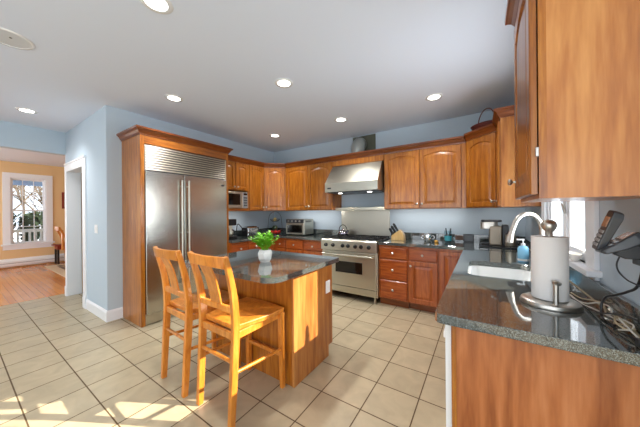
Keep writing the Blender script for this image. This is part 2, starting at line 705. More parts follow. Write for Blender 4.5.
# the back wall, with the square hole for the hood duct hidden behind its plate
struct('wall_back', MB().box(XL - 0.12, XR + 0.12, YB, YB + 0.12, 0, ZC), 'paint')
WY0, WY1, WZ0, WZ1 = 1.86, 2.86, 1.06, 2.22
mb = MB()
mb.box(XR, XR + 0.075, 1.0, WY0, 0, ZC)
mb.box(XR, XR + 0.075, WY1, YB, 0, ZC)
mb.box(XR, XR + 0.075, WY0, WY1, 0, WZ0)
mb.box(XR, XR + 0.075, WY0, WY1, WZ1, ZC)
struct('wall_right', mb, 'paint')
DX0, DX1, DZ = -5.76, -4.87, 2.08
mb = MB()
mb.box(DX1, XL, YD, YD + 0.15, 0, ZC)
mb.box(DX0, DX1, YD, YD + 0.15, DZ, ZC)
mb.box(XH - 0.03, DX0, YD, YD + 0.15, 0, ZC)
struct('wall_pantry_door', mb, 'paint')
mb = MB()
mb.box(XH - 0.14, XH, -2.2, YD, 2.362, ZC)
mb.box(XH - 0.14, XH, -2.2, -1.0, 0, 2.362)
struct('wall_opening', mb, 'paint')
struct('wall_hall_side', MB().box(XH - 0.03, XH, YD + 0.15, 4.2, 0, ZC), 'orange_paint')
struct('wall_pantry', MB().box(XH, XL - 0.12, 2.6, 2.7, 0, ZC), 'pantry')
# apricot hall
HY0, HY1, HZ0, HZ1 = 0.905, 1.525, 0.61, 2.32
mb = MB()
mb.box(XO - 0.12, XO, -2.2, HY0, 0, ZC)
mb.box(XO - 0.12, XO, HY1, 4.2, 0, ZC)
mb.box(XO - 0.12, XO, HY0, HY1, 0, HZ0)
mb.box(XO - 0.12, XO, HY0, HY1, HZ1, ZC)
struct('wall_hall_window', mb, 'orange_paint')
struct('wall_hall_end', MB().box(XO, XH - 0.03, 3.6, 3.72, 0, ZC), 'orange_paint')
mb = MB()
mb.box(XO, -9.6, -2.2, -2.08, 0, ZC)
mb.box(-6.8, XH - 0.14, -2.2, -2.08, 0, ZC)
mb.box(-9.6, -6.8, -2.2, -2.08, 0, 0.5)
mb.box(-9.6, -6.8, -2.2, -2.08, 2.4, ZC)
struct('wall_hall_front', mb, 'orange_paint')
# breakfast end of the room, behind the camera: glazed walls
mb = MB()
for a, b in ((XH, -3.95), (-1.35, -1.05), (1.55, 2.6)):
    mb.box(a, b, -3.3, -3.18, 0, ZC)
for a, b in ((-3.95, -1.35), (-1.05, 1.55)):
    mb.box(a, b, -3.3, -3.18, 0, 0.12)
    mb.box(a, b, -3.3, -3.18, 2.36, ZC)
struct('wall_rear', mb, 'paint')
mb = MB()
mb.box(2.6, 2.72, -3.3, -2.85, 0, ZC)
mb.box(2.6, 2.72, 0.45, 1.0, 0, ZC)
mb.box(2.6, 2.72, -2.85, 0.45, 0, 0.12)
mb.box(2.6, 2.72, -2.85, 0.45, 2.36, ZC)
struct('wall_side', mb, 'paint')
struct('wall_return', MB().box(XR + 0.12, 2.72, 0.9, 1.0, 0, ZC), 'paint')
struct('wall_front_left', MB().box(XH - 0.14, XH, -3.3, -2.2, 0, ZC), 'paint')
for n, (a, b) in enumerate(((-3.95, -1.35), (-1.05, 1.55))):
    mb = MB()
    y0, y1 = -3.27, -3.21
    for k in range(5):
        x = a + (b - a) * k / 4
        mb.box(x - 0.035, x + 0.035, y0, y1, 0.12, 2.36)
    for z in (0.12, 0.86, 1.6, 2.31):
        mb.box(a, b, y0 + 0.01, y1 - 0.01, z, z + 0.05)
    struct('window_%d' % (n + 3), mb, 'white_trim')

# baseboards
BBP = [(0, 0), (0.016, 0), (0.016, 0.115), (0.010, 0.13), (0.006, 0.14), (0, 0.14)]
mb = MB()
mb.moulding([(DX1 + 0.125, YD), (XL, YD), (XL, 1.265)], BBP, left=False)
struct('baseboard_left', mb, 'white_trim', bevel=0.001)

# doorway casing to the pantry
CAS = 0.095
mb = MB()
for a, b in ((DX0 - 0.075, DX0), (DX1, DX1 + CAS + 0.03)):
    mb.box(a, b, YD - 0.018, YD + 0.002, 0, DZ + CAS)
    mb.box(a + 0.0, b - 0.0, YD - 0.026, YD - 0.018, 0, 0.16)
mb.box(DX0, DX1, YD - 0.018, YD + 0.002, DZ, DZ + CAS)
mb.box(DX0 - 0.075, DX1 + CAS + 0.03, YD - 0.03, YD + 0.002, DZ + CAS, DZ + CAS + 0.025)
mb.box(DX0 - 0.001, DX0 + 0.018, YD - 0.016, YD + 0.166, 0, DZ)
mb.box(DX1 - 0.018, DX1 + 0.001, YD - 0.016, YD + 0.166, 0, DZ)
mb.box(DX0, DX1, YD - 0.016, YD + 0.166, DZ - 0.018, DZ + 0.001)
struct('trim_1', mb, 'white_trim', bevel=0.003)
# white end cap on the wall beside the opening
mb = MB()
mb.box(XH - 0.034, DX0 - 0.074, YD - 0.02, YD + 0.0, 0, 0.14)
struct('trim_2', mb, 'white_trim', bevel=0.002)

# kitchen window over the sink
mb = MB()
cw = 0.125
mb.box(XR - 0.02, XR, WY0 - cw, WY0, WZ0, WZ1 + cw)
mb.box(XR - 0.02, XR, WY1, WY1 + cw, WZ0, WZ1 + cw)
mb.box(XR - 0.02, XR, WY0, WY1, WZ1, WZ1 + cw)
for a, b in ((WY0, WY0 + 0.03), (WY1 - 0.03, WY1)):
    mb.box(XR, XR + 0.075, a, b, WZ0, WZ1)
mb.box(XR, XR + 0.075, WY0 + 0.03, WY1 - 0.03, WZ1 - 0.03, WZ1)
w1 = struct('window_1', mb, 'white_trim', bevel=0.004, origin=(XR, 2.36, WZ0))
ym = (WY0 + WY1) / 2
mb = MB()
mb.box(XR - 0.055, XR + 0.075, WY0 - cw - 0.03, WY1 + cw + 0.03, WZ0 - 0.03, WZ0)
mb.box(XR - 0.018, XR, WY0 - cw, WY1 + cw, WZ0 - 0.052, WZ0 - 0.03)
mb.build('window_sill', 'white_trim', w1, bevel=0.004)
mb = MB()
mb.box(XR + 0.006, XR + 0.055, ym - 0.035, ym + 0.035, WZ0, WZ1 - 0.03)
mb.build('mullion', 'white_trim', w1, bevel=0.003)
for a, b in ((WY0 + 0.03, ym - 0.035), (ym + 0.035, WY1 - 0.03)):
    mb = MB()
    z0, z1 = WZ0, WZ1 - 0.03
    mb.box(XR + 0.014, XR + 0.048, a, a + 0.045, z0, z1)
    mb.box(XR + 0.014, XR + 0.048, b - 0.045, b, z0, z1)
    mb.box(XR + 0.014, XR + 0.048, a + 0.045, b - 0.045, z0, z0 + 0.06)
    mb.box(XR + 0.014, XR + 0.048, a + 0.045, b - 0.045, z1 - 0.05, z1)
    fr = mb.build('sash', 'white_trim', w1, bevel=0.002)
    MB().box(XR + 0.030, XR + 0.033, a + 0.045, b - 0.045, z0 + 0.06, z1 - 0.05).build('pane', 'glass', fr)

# hall window
mb = MB()
c2 = 0.125
mb.box(XO, XO + 0.022, HY0 - c2, HY0, HZ0, HZ1 + c2)
mb.box(XO, XO + 0.022, HY1, HY1 + c2, HZ0, HZ1 + c2)
mb.box(XO, XO + 0.022, HY0, HY1, HZ1, HZ1 + c2)
for a, b in ((HY0, HY0 + 0.02), (HY1 - 0.02, HY1)):
    mb.box(XO - 0.12, XO, a, b, HZ0, HZ1)
mb.box(XO - 0.12, XO, HY0, HY1, HZ1 - 0.02, HZ1)
w2 = struct('window_2', mb, 'white_trim', bevel=0.003, origin=(XO, 1.2, HZ0))
mb = MB()
mb.box(XO - 0.12, XO + 0.06, HY0 - c2 - 0.03, HY1 + c2 + 0.03, HZ0 - 0.04, HZ0)
mb.box(XO, XO + 0.02, HY0 - c2, HY1 + c2, HZ0 - 0.15, HZ0 - 0.04)
mb.build('window_sill', 'white_trim', w2, bevel=0.003)
zm = 1.47
for z0, z1, xo in ((HZ0, zm + 0.02, -0.05), (zm - 0.02, HZ1 - 0.02, -0.085)):
    mb = MB()
    x0, x1 = XO + xo - 0.015, XO + xo + 0.015
    a, b = HY0 + 0.02, HY1 - 0.02
    mb.box(x0, x1, a, a + 0.03, z0, z1)
    mb.box(x0, x1, b - 0.03, b, z0, z1)
    mb.box(x0, x1, a + 0.03, b - 0.03, z0, z0 + 0.04)
    mb.box(x0, x1, a + 0.03, b - 0.03, z1 - 0.03, z1)
    for k in (1, 2):
        yy = a + (b - a) * k / 3
        mb.box(x0 + 0.006, x1 - 0.006, yy - 0.007, yy + 0.007, z0 + 0.04, z1 - 0.03)
    zz = (z0 + z1) / 2
    mb.box(x0 + 0.006, x1 - 0.006, a + 0.03, b - 0.03, zz - 0.007, zz + 0.007)
    fr = mb.build('sash', 'white_trim', w2)
    MB().box(XO + xo - 0.002, XO + xo + 0.001, a + 0.03, b - 0.03, z0 + 0.04, z1 - 0.03).build('pane', 'glass', fr)

# ------------------------------------------------------------------ outside the hall window
struct('ground', MB().box(-60, -10.3, -25, 30, -0.9, -0.7), 'snow')
struct('porch_floor', MB().box(-12.6, -10.24, -2, 6, -0.7, -0.05), 'grey_plastic')
struct('porch_ceiling', MB().box(-13.0, -10.24, -2, 6, 2.36, 2.50), 'porch_blue')
t = thing('porch_railing', 'white balustrade of upright slats outside the hall window', 'railing', (-12.3, 1.6, -0.05))
MB().box(-12.34, -12.26, -1, 5, 0.80, 0.90).build('handrail', 'white_trim', t)
MB().box(-12.33, -12.27, -1, 5, 0.05, 0.12).build('bottom_rail', 'white_trim', t)
for k in range(14):
    y = 0.72 + k * 0.125
    MB().box(-12.325, -12.275, y, y + 0.05, 0.12, 0.80).build('baluster', 'white_trim', t)


def bare_tree(loc, h, seed, label):
    rnd = random.Random(seed)
    mb = MB()

    def grow(p, d, ln, r, lvl):
        q = p + d * ln
        mid = p + d * ln * 0.5 + V(rnd.uniform(-1, 1), rnd.uniform(-1, 1), 0) * ln * 0.06
        mb.tube([p, mid, q], r, 5 if lvl > 1 else 8, rads=[r, r * 0.85, r * 0.62])
        if lvl >= 5:
            return
        for _ in range(3 if lvl else 4):
            nd = (d + V(rnd.uniform(-1, 1), rnd.uniform(-1, 1), rnd.uniform(-0.25, 0.5)) * 0.75).normalized()
            grow(p + d * ln * rnd.uniform(0.55, 1.0), nd, ln * rnd.uniform(0.55, 0.8), r * 0.55, lvl + 1)
    grow(V(*loc), V(0, 0, 1), h * 0.33, h * 0.011, 0)
    return tag(mb.build('bare_tree', 'bark', origin=loc), label, 'tree', 'trees beyond the porch')


bare_tree((-18.0, 2.6, -0.7), 6.5, 3, 'leafless tree with a forked trunk, nearest to the porch railing')
bare_tree((-20, 3.4, -0.7), 7.5, 5, 'leafless tree behind the right half of the hall window')
bare_tree((-19, 1.2, -0.7), 7.0, 8, 'leafless tree behind the left half of the hall window')
bare_tree((-27, 3.0, -0.7), 9.0, 11, 'farthest leafless tree seen through the middle of the hall window')
bare_tree((-22.5, 1.9, -0.7), 8.0, 17, 'leafless tree in the second row, seen just left of the window centre')
bare_tree((-23.5, 3.9, -0.7), 8.0, 23, 'leafless tree in the second row at the right edge of the hall window')


def shrub(loc, r, h, seed, label):
    rnd = random.Random(seed)
    mb = MB()
    for k in range(420):
        a, z = rnd.uniform(0, 2 * PI), rnd.random()
        q = r * math.sqrt(1 - z * 0.75) * rnd.uniform(0.55, 1)
        p = V(loc[0] + q * math.cos(a), loc[1] + q * math.sin(a), loc[2] + h * z)
        d = V(math.cos(a), math.sin(a), rnd.uniform(0.1, 0.9)).normalized() * 0.28
        s = d.orthogonal().normalized() * 0.09
        mb.face([p - s, p + d * 0.5 - s * 0.7, p + d, p + s])
    return tag(mb.build('evergreen_shrub', 'conifer', origin=loc), label, 'shrub', 'shrubs beyond the porch')


shrub((-15.2, 1.42, -0.7), 0.55, 2.05, 1, 'dark evergreen shrub left of the others behind the porch railing')
shrub((-16.6, 2.45, -0.7), 0.6, 2.15, 2, 'dark evergreen shrub on the right behind the porch railing')

# ------------------------------------------------------------------ hall furnishings
t = thing('baseboard_heater', 'long white baseboard heater under the hall window', 'heater', (XO + 0.04, 0.3, 0))
mb = MB()
mb.prism([(XO, -2.0, 0.03), (XO + 0.055, -2.0, 0.03), (XO + 0.07, -2.0, 0.07), (XO + 0.07, -2.0, 0.17), (XO + 0.02, -2.0, 0.235), (XO, -2.0, 0.235)], (0, 3.86, 0))
mb.build('cover', 'white_enamel', t, bevel=0.002)
MB().box(XO + 0.068, XO + 0.074, -2.0, 1.86, 0.115, 0.128).build('damper_slot', 'grey_plastic', t)
MB().box(XO, XO + 0.078, 1.86, 1.91, 0.02, 0.24).build('end_cap', 'white_enamel', t, bevel=0.003)
t = thing('rug', 'patterned rug with a cream border on the wooden hall floor', 'rug', (-8.4, 2.3, 0))
MB().box(-9.55, -7.25, 1.40, 3.2, 0.0005, 0.010).build('border', 'rug_border', t)
MB().box(-9.37, -7.43, 1.58, 3.02, 0.010, 0.013).build('field', 'rug', t)
# red side table
t = thing('side_table', 'small red wooden table beside the hall window', 'table', (-9.79, 1.86, 0))
MB().box(-9.99, -9.60, 1.60, 2.14, 0.50, 0.53).build('tabletop', 'red_wood', t, bevel=0.004)
MB().box(-9.96, -9.63, 1.66, 2.10, 0.40, 0.50).build('apron', 'red_wood', t)
for x in (-9.94, -9.65):
    for y in (1.655, 2.07):
        MB().box(x - 0.02, x + 0.02, y - 0.02 + 0.02, y + 0.04, 0.0, 0.40).build('leg', 'black' if y < 1.8 else 'red_wood', t, bevel=0.003)
# curved wooden chair back beyond the table
t = thing('hall_chair', 'curved wooden chair in the hall, half hidden by the door casing', 'chair', (-8.75, 1.95, 0.0135))
for x in (-8.95, -8.55):
    mb = MB()
    mb.sweep_rect(smooth_path([(x, 1.70, 0.0135), (x, 1.68, 0.45), (x, 1.62, 0.75), (x, 1.50, 1.05)]), 0.035, 0.04, (1, 0, 0))
    mb.build('back_post', 'honey', t, bevel=0.004)
    MB().box(x - 0.018, x + 0.018, 2.00, 2.036, 0.0135, 0.43).build('front_leg', 'honey', t, bevel=0.003)
MB().box(-8.97, -8.53, 1.68, 2.06, 0.43, 0.47).build('seat', 'honey', t, bevel=0.01)
MB().box(-8.93, -8.57, 1.49, 1.515, 0.96, 1.06).build('top_rail', 'honey', t, bevel=0.006)
MB().box(-8.80, -8.70, 1.58, 1.605, 0.47, 0.97).build('splat', 'honey', t, bevel=0.004)
t = thing('framed_picture', 'picture in a dark frame on the apricot hall wall', 'picture', (XO, 2.1, 1.55))
mb = MB()
for a, b, c, d in ((1.83, 1.87, 1.53, 2.0), (2.33, 2.37, 1.53, 2.0), (1.87, 2.33, 1.53, 1.57), (1.87, 2.33, 1.96, 2.0)):
    mb.box(XO, XO + 0.025, a, b, c, d)
mb.build('frame', 'red_wood', t, bevel=0.003)
MB().box(XO, XO + 0.012, 1.87, 2.33, 1.57, 1.96).build('print', 'picture', t)


# ------------------------------------------------------------------ cabinet builders
CROWN = [(0, 0), (0.008, 0), (0.010, 0.014), (0.018, 0.022), (0.030, 0.046), (0.046, 0.062), (0.054, 0.066), (0.056, 0.086), (0, 0.086)]


def crown_prof(z, k=1.0):
    return [(o * k, z + h * k) for o, h in CROWN]


def door_rings(O, U, N, w, h, arch, fr=0.056, t=0.02):
    O, U, N = Vector(O), Vector(U).normalized(), Vector(N).normalized()
    Z = V(0, 0, 1)
    rise = min(0.042, 0.10 * w) if arch else 0.0
    na = 12

    def P(a, b, d):
        return O + U * a + Z * b + N * d

    def inner(d):
        L, R, B, T = fr + d, w - fr - d, fr + d, h - fr - d
        pts = [(L, B), (R, B), (R, T - rise)]
        for k in range(1, na):
            s = k / na
            pts.append((R + (L - R) * s, T - rise + rise * (1 - (2 * s - 1) ** 2)))
        pts.append((L, T - rise))
        return pts

    def outer(ins):
        pts = [(ins, ins), (w - ins, ins), (w - ins, h - ins)]
        i0 = inner(0)
        for k in range(1, na):
            pts.append((i0[2 + k][0], h - ins))
        pts.append((ins, h - ins))
        return pts
    rr = []
    for pts, d in ((outer(0), 0), (outer(0), t - 0.004), (outer(0.004), t), (inner(-0.002), t), (inner(0.004), t - 0.009),
                   (inner(0.010), t - 0.009), (inner(0.040), t - 0.002), (inner(0.044), t - 0.002)):
        rr.append([P(a, b, d) for a, b in pts])
    return rr


def add_door(parent, O, U, N, w, h, arch=False, knob=None, mat='cherry', name='door'):
    mb = MB()
    mb.rings(door_rings(O, U, N, w, h, arch))
    d = mb.build(name, mat, parent)
    if knob:
        add_knob(d, Vector(O) + Vector(U).normalized() * knob[0] + V(0, 0, knob[1]) + Vector(N).normalized() * 0.02, N)
    return d


def add_knob(parent, p, n):
    k = MB().lathe([(0.007, 0), (0.0055, 0.004), (0.0055, 0.012), (0.013, 0.017), (0.0165, 0.023), (0.013, 0.029), (0.006, 0.032)], p, n, 14)
    return k.build('knob', 'satin', parent, smooth=50)


def add_drawer(parent, O, U, N, w, h, knobs=1):
    O, U, N = Vector(O), Vector(U).normalized(), Vector(N).normalized()
    Z = V(0, 0, 1)

    def ring(i, d):
        return [O + U * a + Z * b + N * d for a, b in ((i, i), (w - i, i), (w - i, h - i), (i, h - i))]
    d = MB().rings([ring(0, 0), ring(0, 0.012), ring(0.008, 0.018), ring(0.012, 0.02)]).build('drawer', 'cherry_red_h', parent)
    add_knob(d, O + U * (w / 2) + Z * (h / 2) + N * 0.02, N)
    return d


def carcass(parent, poly, z0, z1, mat='cherry'):
    return MB().prism([(p[0], p[1], z0) for p in poly], (0, 0, z1 - z0)).build('carcass', mat, parent, bevel=0.002)


UB, UT = 1.395, 2.255        # upper cabinets: bottom, crown foot
UXF, UYF = -3.60, 3.76       # faces of the left and the back wall uppers
G = 'cherry wall cabinets with arched doors'

# --- left wall uppers
t = thing('wall_cabinet', 'cherry wall cabinet directly above the microwave oven', 'cabinet', (-3.77, 2.78, UB), 0, G)
carcass(t, [(XL, 2.492), (UXF, 2.492), (UXF, 3.074), (XL, 3.074)], 1.752, UT)
MB().box(XL, UXF, 2.492, 3.074, UB, UB + 0.045).build('bottom_shelf', 'cherry_h', t)
MB().box(XL, UXF, 3.052, 3.074, UB + 0.045, 1.752).build('side_panel', 'cherry', t)
MB().box(XL, XL + 0.02, 2.492, 3.052, UB + 0.045, 1.752).build('back_panel', 'cherry', t)
for a, k in ((2.50, 0.245), (2.787, 0.03)):
    add_door(t, (UXF, a, 1.765), (0, 1, 0), (1, 0, 0), 0.276, 0.475, True, (k, 0.05))
MB().moulding([(UXF, 2.492), (UXF, 3.074)], crown_prof(UT), left=False).build('crown', 'cherry_dark', t)
t = thing('wall_cabinet', 'narrow tall cherry wall cabinet between the microwave and the corner', 'cabinet', (-3.77, 3.27, UB), 0, G)
carcass(t, [(XL, 3.076), (UXF, 3.076), (UXF, 3.459), (XL, 3.459)], UB, UT)
add_door(t, (UXF, 3.09, UB + 0.012), (0, 1, 0), (1, 0, 0), 0.355, 0.835, True, (0.325, 0.06))
MB().moulding([(UXF, 3.076), (UXF, 3.459)], crown_prof(UT), left=False, nxt=(-3.29, 3.76)).build('crown', 'cherry_dark', t)
# diagonal corner, left
t = thing('wall_cabinet', 'diagonal cherry wall cabinet in the corner above the fruit basket', 'cabinet', (-3.75, 3.92, UB), 0, G)
A, B = V(UXF, 3.46, 0), V(-3.29, UYF, 0)
carcass(t, [(XL, 3.46), (A.x, A.y), (B.x, B.y), (-3.29, YB), (XL, YB)], UB, UT)
d = (B - A).normalized()
nrm = V(d.y, -d.x, 0)
wd = (B - A).length
add_door(t, A + d * 0.02 + V(0, 0, UB + 0.012), d, nrm, wd - 0.04, 0.835, True, (0.03, 0.06))
MB().moulding([A, B], crown_prof(UT), left=False, prev=(UXF, 3.076), nxt=(-2.2, UYF)).build('crown', 'cherry_dark', t)
# back wall, left of hood
t = thing('wall_cabinet', 'two-door cherry wall cabinet left of the range hood', 'cabinet', (-2.75, 3.94, UB), 0, G)
carcass(t, [(-3.288, YB), (-3.288, UYF), (-2.205, UYF), (-2.205, YB)], UB, UT)
add_door(t, (-3.262, UYF, UB + 0.012), (1, 0, 0), (0, -1, 0), 0.535, 0.835, True, (0.50, 0.06))
add_door(t, (-2.722, UYF, UB + 0.012), (1, 0, 0), (0, -1, 0), 0.505, 0.835, True, (0.03, 0.06))
MB().moulding([(-3.288, UYF), (-2.205, UYF)], crown_prof(UT), left=False, prev=A).build('crown', 'cherry_dark', t)
# over the hood
t = thing('hood_valance', 'cherry panel with moulding above the steel range hood', 'cabinet', (-1.73, 3.94, 2.16))
carcass(t, [(-2.203, YB), (-2.203, UYF), (-1.267, UYF), (-1.267, YB)], 2.162, UT)
MB().moulding([(-2.203, UYF), (-1.267, UYF)], crown_prof(UT), left=False).build('crown', 'cherry_dark', t)
# back wall, right of hood
t = thing('wall_cabinet', 'two-door cherry wall cabinet right of the range hood', 'cabinet', (-0.71, 3.94, UB), 0, G)
carcass(t, [(-1.265, YB), (-1.265, UYF), (-0.162, UYF), (-0.162, YB)], UB, UT)
add_door(t, (-1.248, UYF, UB + 0.012), (1, 0, 0), (0, -1, 0), 0.505, 0.835, True, (0.475, 0.06))
add_door(t, (-0.732, UYF, UB + 0.012), (1, 0, 0), (0, -1, 0), 0.515, 0.835, True, (0.03, 0.06))
MB().moulding([(-1.265, UYF), (-0.162, UYF)], crown_prof(UT), left=False, nxt=(0.17, 3.46)).build('crown', 'cherry_dark', t)
# diagonal corner, right
t = thing('wall_cabinet', 'diagonal cherry wall cabinet in the corner under the wicker basket', 'cabinet', (0.2, 3.9, UB), 0, G)
A, B = V(-0.160, UYF, 0), V(0.17, 3.46, 0)
UT2 = UT + 0.02
carcass(t, [(-0.160, YB), (A.x, A.y), (B.x, B.y), (XR, 3.46), (XR, YB)], UB, UT2)
d = (B - A).normalized()
nrm = V(d.y, -d.x, 0)
wd = (B - A).length
add_door(t, A + d * 0.02 + V(0, 0, UB + 0.012), d, nrm, wd - 0.04, 0.85, True, (wd - 0.075, 0.06))
MB().moulding([A, B], crown_prof(UT2), left=False, prev=(-1.2, UYF), nxt=(0.17, 3.08)).build('crown', 'cherry_dark', t)
# far right cabinet beside the window
t = thing('wall_cabinet', 'narrow cherry wall cabinet between the corner and the sink window', 'cabinet', (0.33, 3.27, UB), 0, G)
carcass(t, [(XR, 3.458), (0.17, 3.458), (0.17, 3.08), (XR, 3.08)], UB, UT2 + 0.02, 'cherry_panel')
add_door(t, (0.17, 3.445, UB + 0.012), (0, -1, 0), (-1, 0, 0), 0.35, 0.86, True, (0.04, 0.06))
MB().moulding([(0.17, 3.458), (0.17, 3.08), (XR, 3.08)], crown_prof(UT2 + 0.02), left=False, prev=(-0.16, 3.76)).build('crown', 'cherry_dark', t)
# near right cabinet
t = thing('wall_cabinet', 'large near wall cabinet above the paper towels and phone', 'cabinet', (0.32, 1.35, UB), 0, G)
NX, NY0, NY1 = 0.168, 1.115, 1.585
carcass(t, [(XR, NY1), (NX, NY1), (NX, NY0 + 0.004), (XR, NY0 + 0.004)], UB, 2.275, 'cherry_panel')
MB().box(NX - 0.001, NX + 0.020, NY0 - 0.001, NY0 + 0.004, UB, 2.275).build('corner_stile', 'cherry', t)
MB().box(NX + 0.020, XR, NY0 + 0.001, NY0 + 0.004, UB, 2.275).build('end_panel', 'cherry_panel', t)
dd = add_door(t, (NX - 0.004, NY1 - 0.012, UB + 0.015), (0, -1, 0), (-1, 0, 0), NY1 - NY0 - 0.02, 0.845, True, (0.035, 0.085))
MB().box(NX - 0.009, NX - 0.002, NY0 - 0.003, NY0 + 0.006, UB + 0.145, UB + 0.175).build('hinge', 'satin', t)
MB().moulding([(XR, NY1), (NX, NY1), (NX, NY0), (XR, NY0)], crown_prof(2.275), left=False).build('crown', 'cherry_dark', t)



def under_fill(c, sx, sy, direction, watts):
    d = bpy.data.lights.new('under_cabinet_fill', 'AREA')
    d.shape = 'RECTANGLE'
    d.size, d.size_y, d.energy, d.color = sx, sy, watts, (1.0, 0.98, 0.95)
    d.spread = math.radians(110)
    o = bpy.data.objects.new('under_cabinet_fill', d)
    COL.objects.link(o)
    o.location = c
    o.rotation_euler = Vector(direction).to_track_quat('-Z', 'Y').to_euler()


# added fill lights under the wall cabinets, no fixtures there, to brighten the wall
under_fill((-2.75, 3.80, UB - 0.02), 0.95, 0.03, (0, 0.85, -0.5), 1.2)
under_fill((-0.70, 3.80, UB - 0.02), 1.0, 0.03, (0, 0.85, -0.5), 1.2)
under_fill((-3.64, 3.00, UB - 0.02), 0.03, 0.80, (-0.85, 0, -0.5), 1.1)
under_fill((0.10, 3.66, UB - 0.02), 0.35, 0.03, (0.45, 0.7, -0.5), 0.5)

# ------------------------------------------------------------------ refrigerator and its surround
FX, FY0, FY1 = -3.385, 1.268, 2.488
t = thing('refrigerator_surround', 'tall cherry surround with crown framing the steel refrigerator', 'cabinet', (-3.66, 1.88, 0))
MB().box(XL + 0.002, FX, FY0, FY0 + 0.045, 0.0, 2.31).build('side_panel', 'cherry', t, bevel=0.003)
MB().box(XL + 0.002, FX, FY1 - 0.04, FY1, 0.0, 2.31).build('side_panel', 'cherry', t, bevel=0.003)
MB().box(XL + 0.002, FX, FY0 + 0.045, FY1 - 0.04, 2.205, 2.31).build('frieze', 'cherry_h', t, bevel=0.002)
MB().moulding([(XL + 0.002, FY0), (FX, FY0), (FX, FY1), (UXF + 0.07, FY1)], crown_prof(2.305, 1.0), left=False).build('crown', 'cherry_dark', t)
MB().box(FX - 0.06, FX - 0.045, FY0 + 0.045, FY1 - 0.04, 0, 0.10).build('toe_board', 'toe', t)
t = thing('refrigerator', 'double-door stainless steel refrigerator with louvred top grille', 'refrigerator', (-3.6, 1.88, 0.1))
ya, yb = FY0 + 0.047, FY1 - 0.042
MB().box(XL + 0.01, FX - 0.03, ya, yb, 0.10, 2.20).build('body', 'charcoal', t)
mb = MB()
zg0, zg1 = 1.885, 2.195
mb.box(FX - 0.028, FX + 0.0, ya, ya + 0.018, zg0, zg1)
mb.box(FX - 0.028, FX + 0.0, yb - 0.018, yb, zg0, zg1)
nl = 10
for k in range(nl):
    z = zg0 + (zg1 - zg0) * k / nl
    s = (zg1 - zg0) / nl
    mb.prism([(FX - 0.022, ya + 0.018, z + s * 0.32), (FX + 0.002, ya + 0.018, z + s * 0.32), (FX + 0.002, ya + 0.018, z + s * 0.42), (FX - 0.007, ya + 0.018, z + s * 0.92), (FX - 0.022, ya + 0.018, z + s * 0.92)], (0, yb - ya - 0.036, 0))
mb.build('grille', 'steel_grille', t)
ys = 1.775
zt = 1.878
for (a, b, hy) in ((ya + 0.003, ys - 0.003, ys - 0.045), (ys + 0.003, yb - 0.003, ys + 0.045)):
    dr = MB().box(FX - 0.028, FX + 0.016, a, b, 0.135, zt).build('door', 'steel_door', t, bevel=0.005)
    mb = MB()
    mb.cyl((FX + 0.062, hy, 0.42), (FX + 0.062, hy, 1.80), 0.0125)
    for z in (0.50, 1.10, 1.72):
        mb.cyl((FX + 0.014, hy, z), (FX + 0.062, hy, z), 0.008, seg=10)
    mb.build('handle', 'steel_v', dr, smooth=40)
MB().box(FX + 0.016, FX + 0.018, yb - 0.10, yb - 0.045, 1.775, 1.80).build('badge', 'charcoal', t)
MB().box(FX - 0.03, FX + 0.0, ya, yb, 0.012, 0.13).build('kick_plate', 'steel', t, bevel=0.002)

# ------------------------------------------------------------------ microwave
t = thing('microwave_oven', 'stainless microwave oven in the niche beside the refrigerator', 'microwave', (-3.75, 2.77, 1.441))
MB().box(XL + 0.03, UXF - 0.005, 2.50, 3.045, 1.441, 1.735).build('body', 'steel', t, bevel=0.004)
dr = MB().box(UXF - 0.005, UXF + 0.018, 2.505, 2.935, 1.446, 1.730).build('door', 'steel', t, bevel=0.004)
MB().box(UXF + 0.018, UXF + 0.020, 2.54, 2.875, 1.50, 1.695).build('window', 'dark_glass', dr)
MB().cyl((UXF + 0.04, 2.912, 1.48), (UXF + 0.04, 2.912, 1.70), 0.008, seg=10).build('handle', 'satin', dr, smooth=40)
cp = MB().box(UXF - 0.005, UXF + 0.016, 2.94, 3.042, 1.446, 1.730).build('control_panel', 'grey_plastic', t, bevel=0.003)
MB().box(UXF + 0.016, UXF + 0.018, 2.952, 3.03, 1.68, 1.715).build('display', 'dark_glass', cp)
mb = MB()
for r in range(4):
    for c in range(3):
        mb.box(UXF + 0.016, UXF + 0.018, 2.953 + c * 0.027, 2.975 + c * 0.027, 1.48 + r * 0.045, 1.51 + r * 0.045)
mb.build('keypad', 'charcoal', cp)

# ------------------------------------------------------------------ base cabinets
BXF, BYF = -3.33, 3.50
GB = 'cherry base cabinets with drawers'
CB = 0.875      # underside of the counters


def base_unit(label, O, U, N, w, depth, drawer=True, door=True, back=None, knobx=None):
    """face origin O at floor level, drawer over door"""
    O, U, N = Vector(O), Vector(U), Vector(N)
    t = thing('base_cabinet', label, 'cabinet', O + U * w / 2 - N * depth / 2, 0, GB)
    Bk = -N * depth
    carcass(t, [O, O + U * w, O + U * w + Bk, O + Bk], 0.10, CB, 'cherry_red')
    q = -N * 0.075
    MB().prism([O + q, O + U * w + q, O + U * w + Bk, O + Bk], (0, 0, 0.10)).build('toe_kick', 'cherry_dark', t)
    m = 0.012
    if drawer:
        add_drawer(t, O + U * m + V(0, 0, 0.69), U, N, w - 2 * m, 0.155)
        top = 0.675
    else:
        top = 0.845
    if door:
        add_door(t, O + U * m + V(0, 0, 0.115), U, N, w - 2 * m, top - 0.115, False, (knobx if knobx is not None else 0.03, top - 0.115 - 0.06), 'cherry_red')
    return t


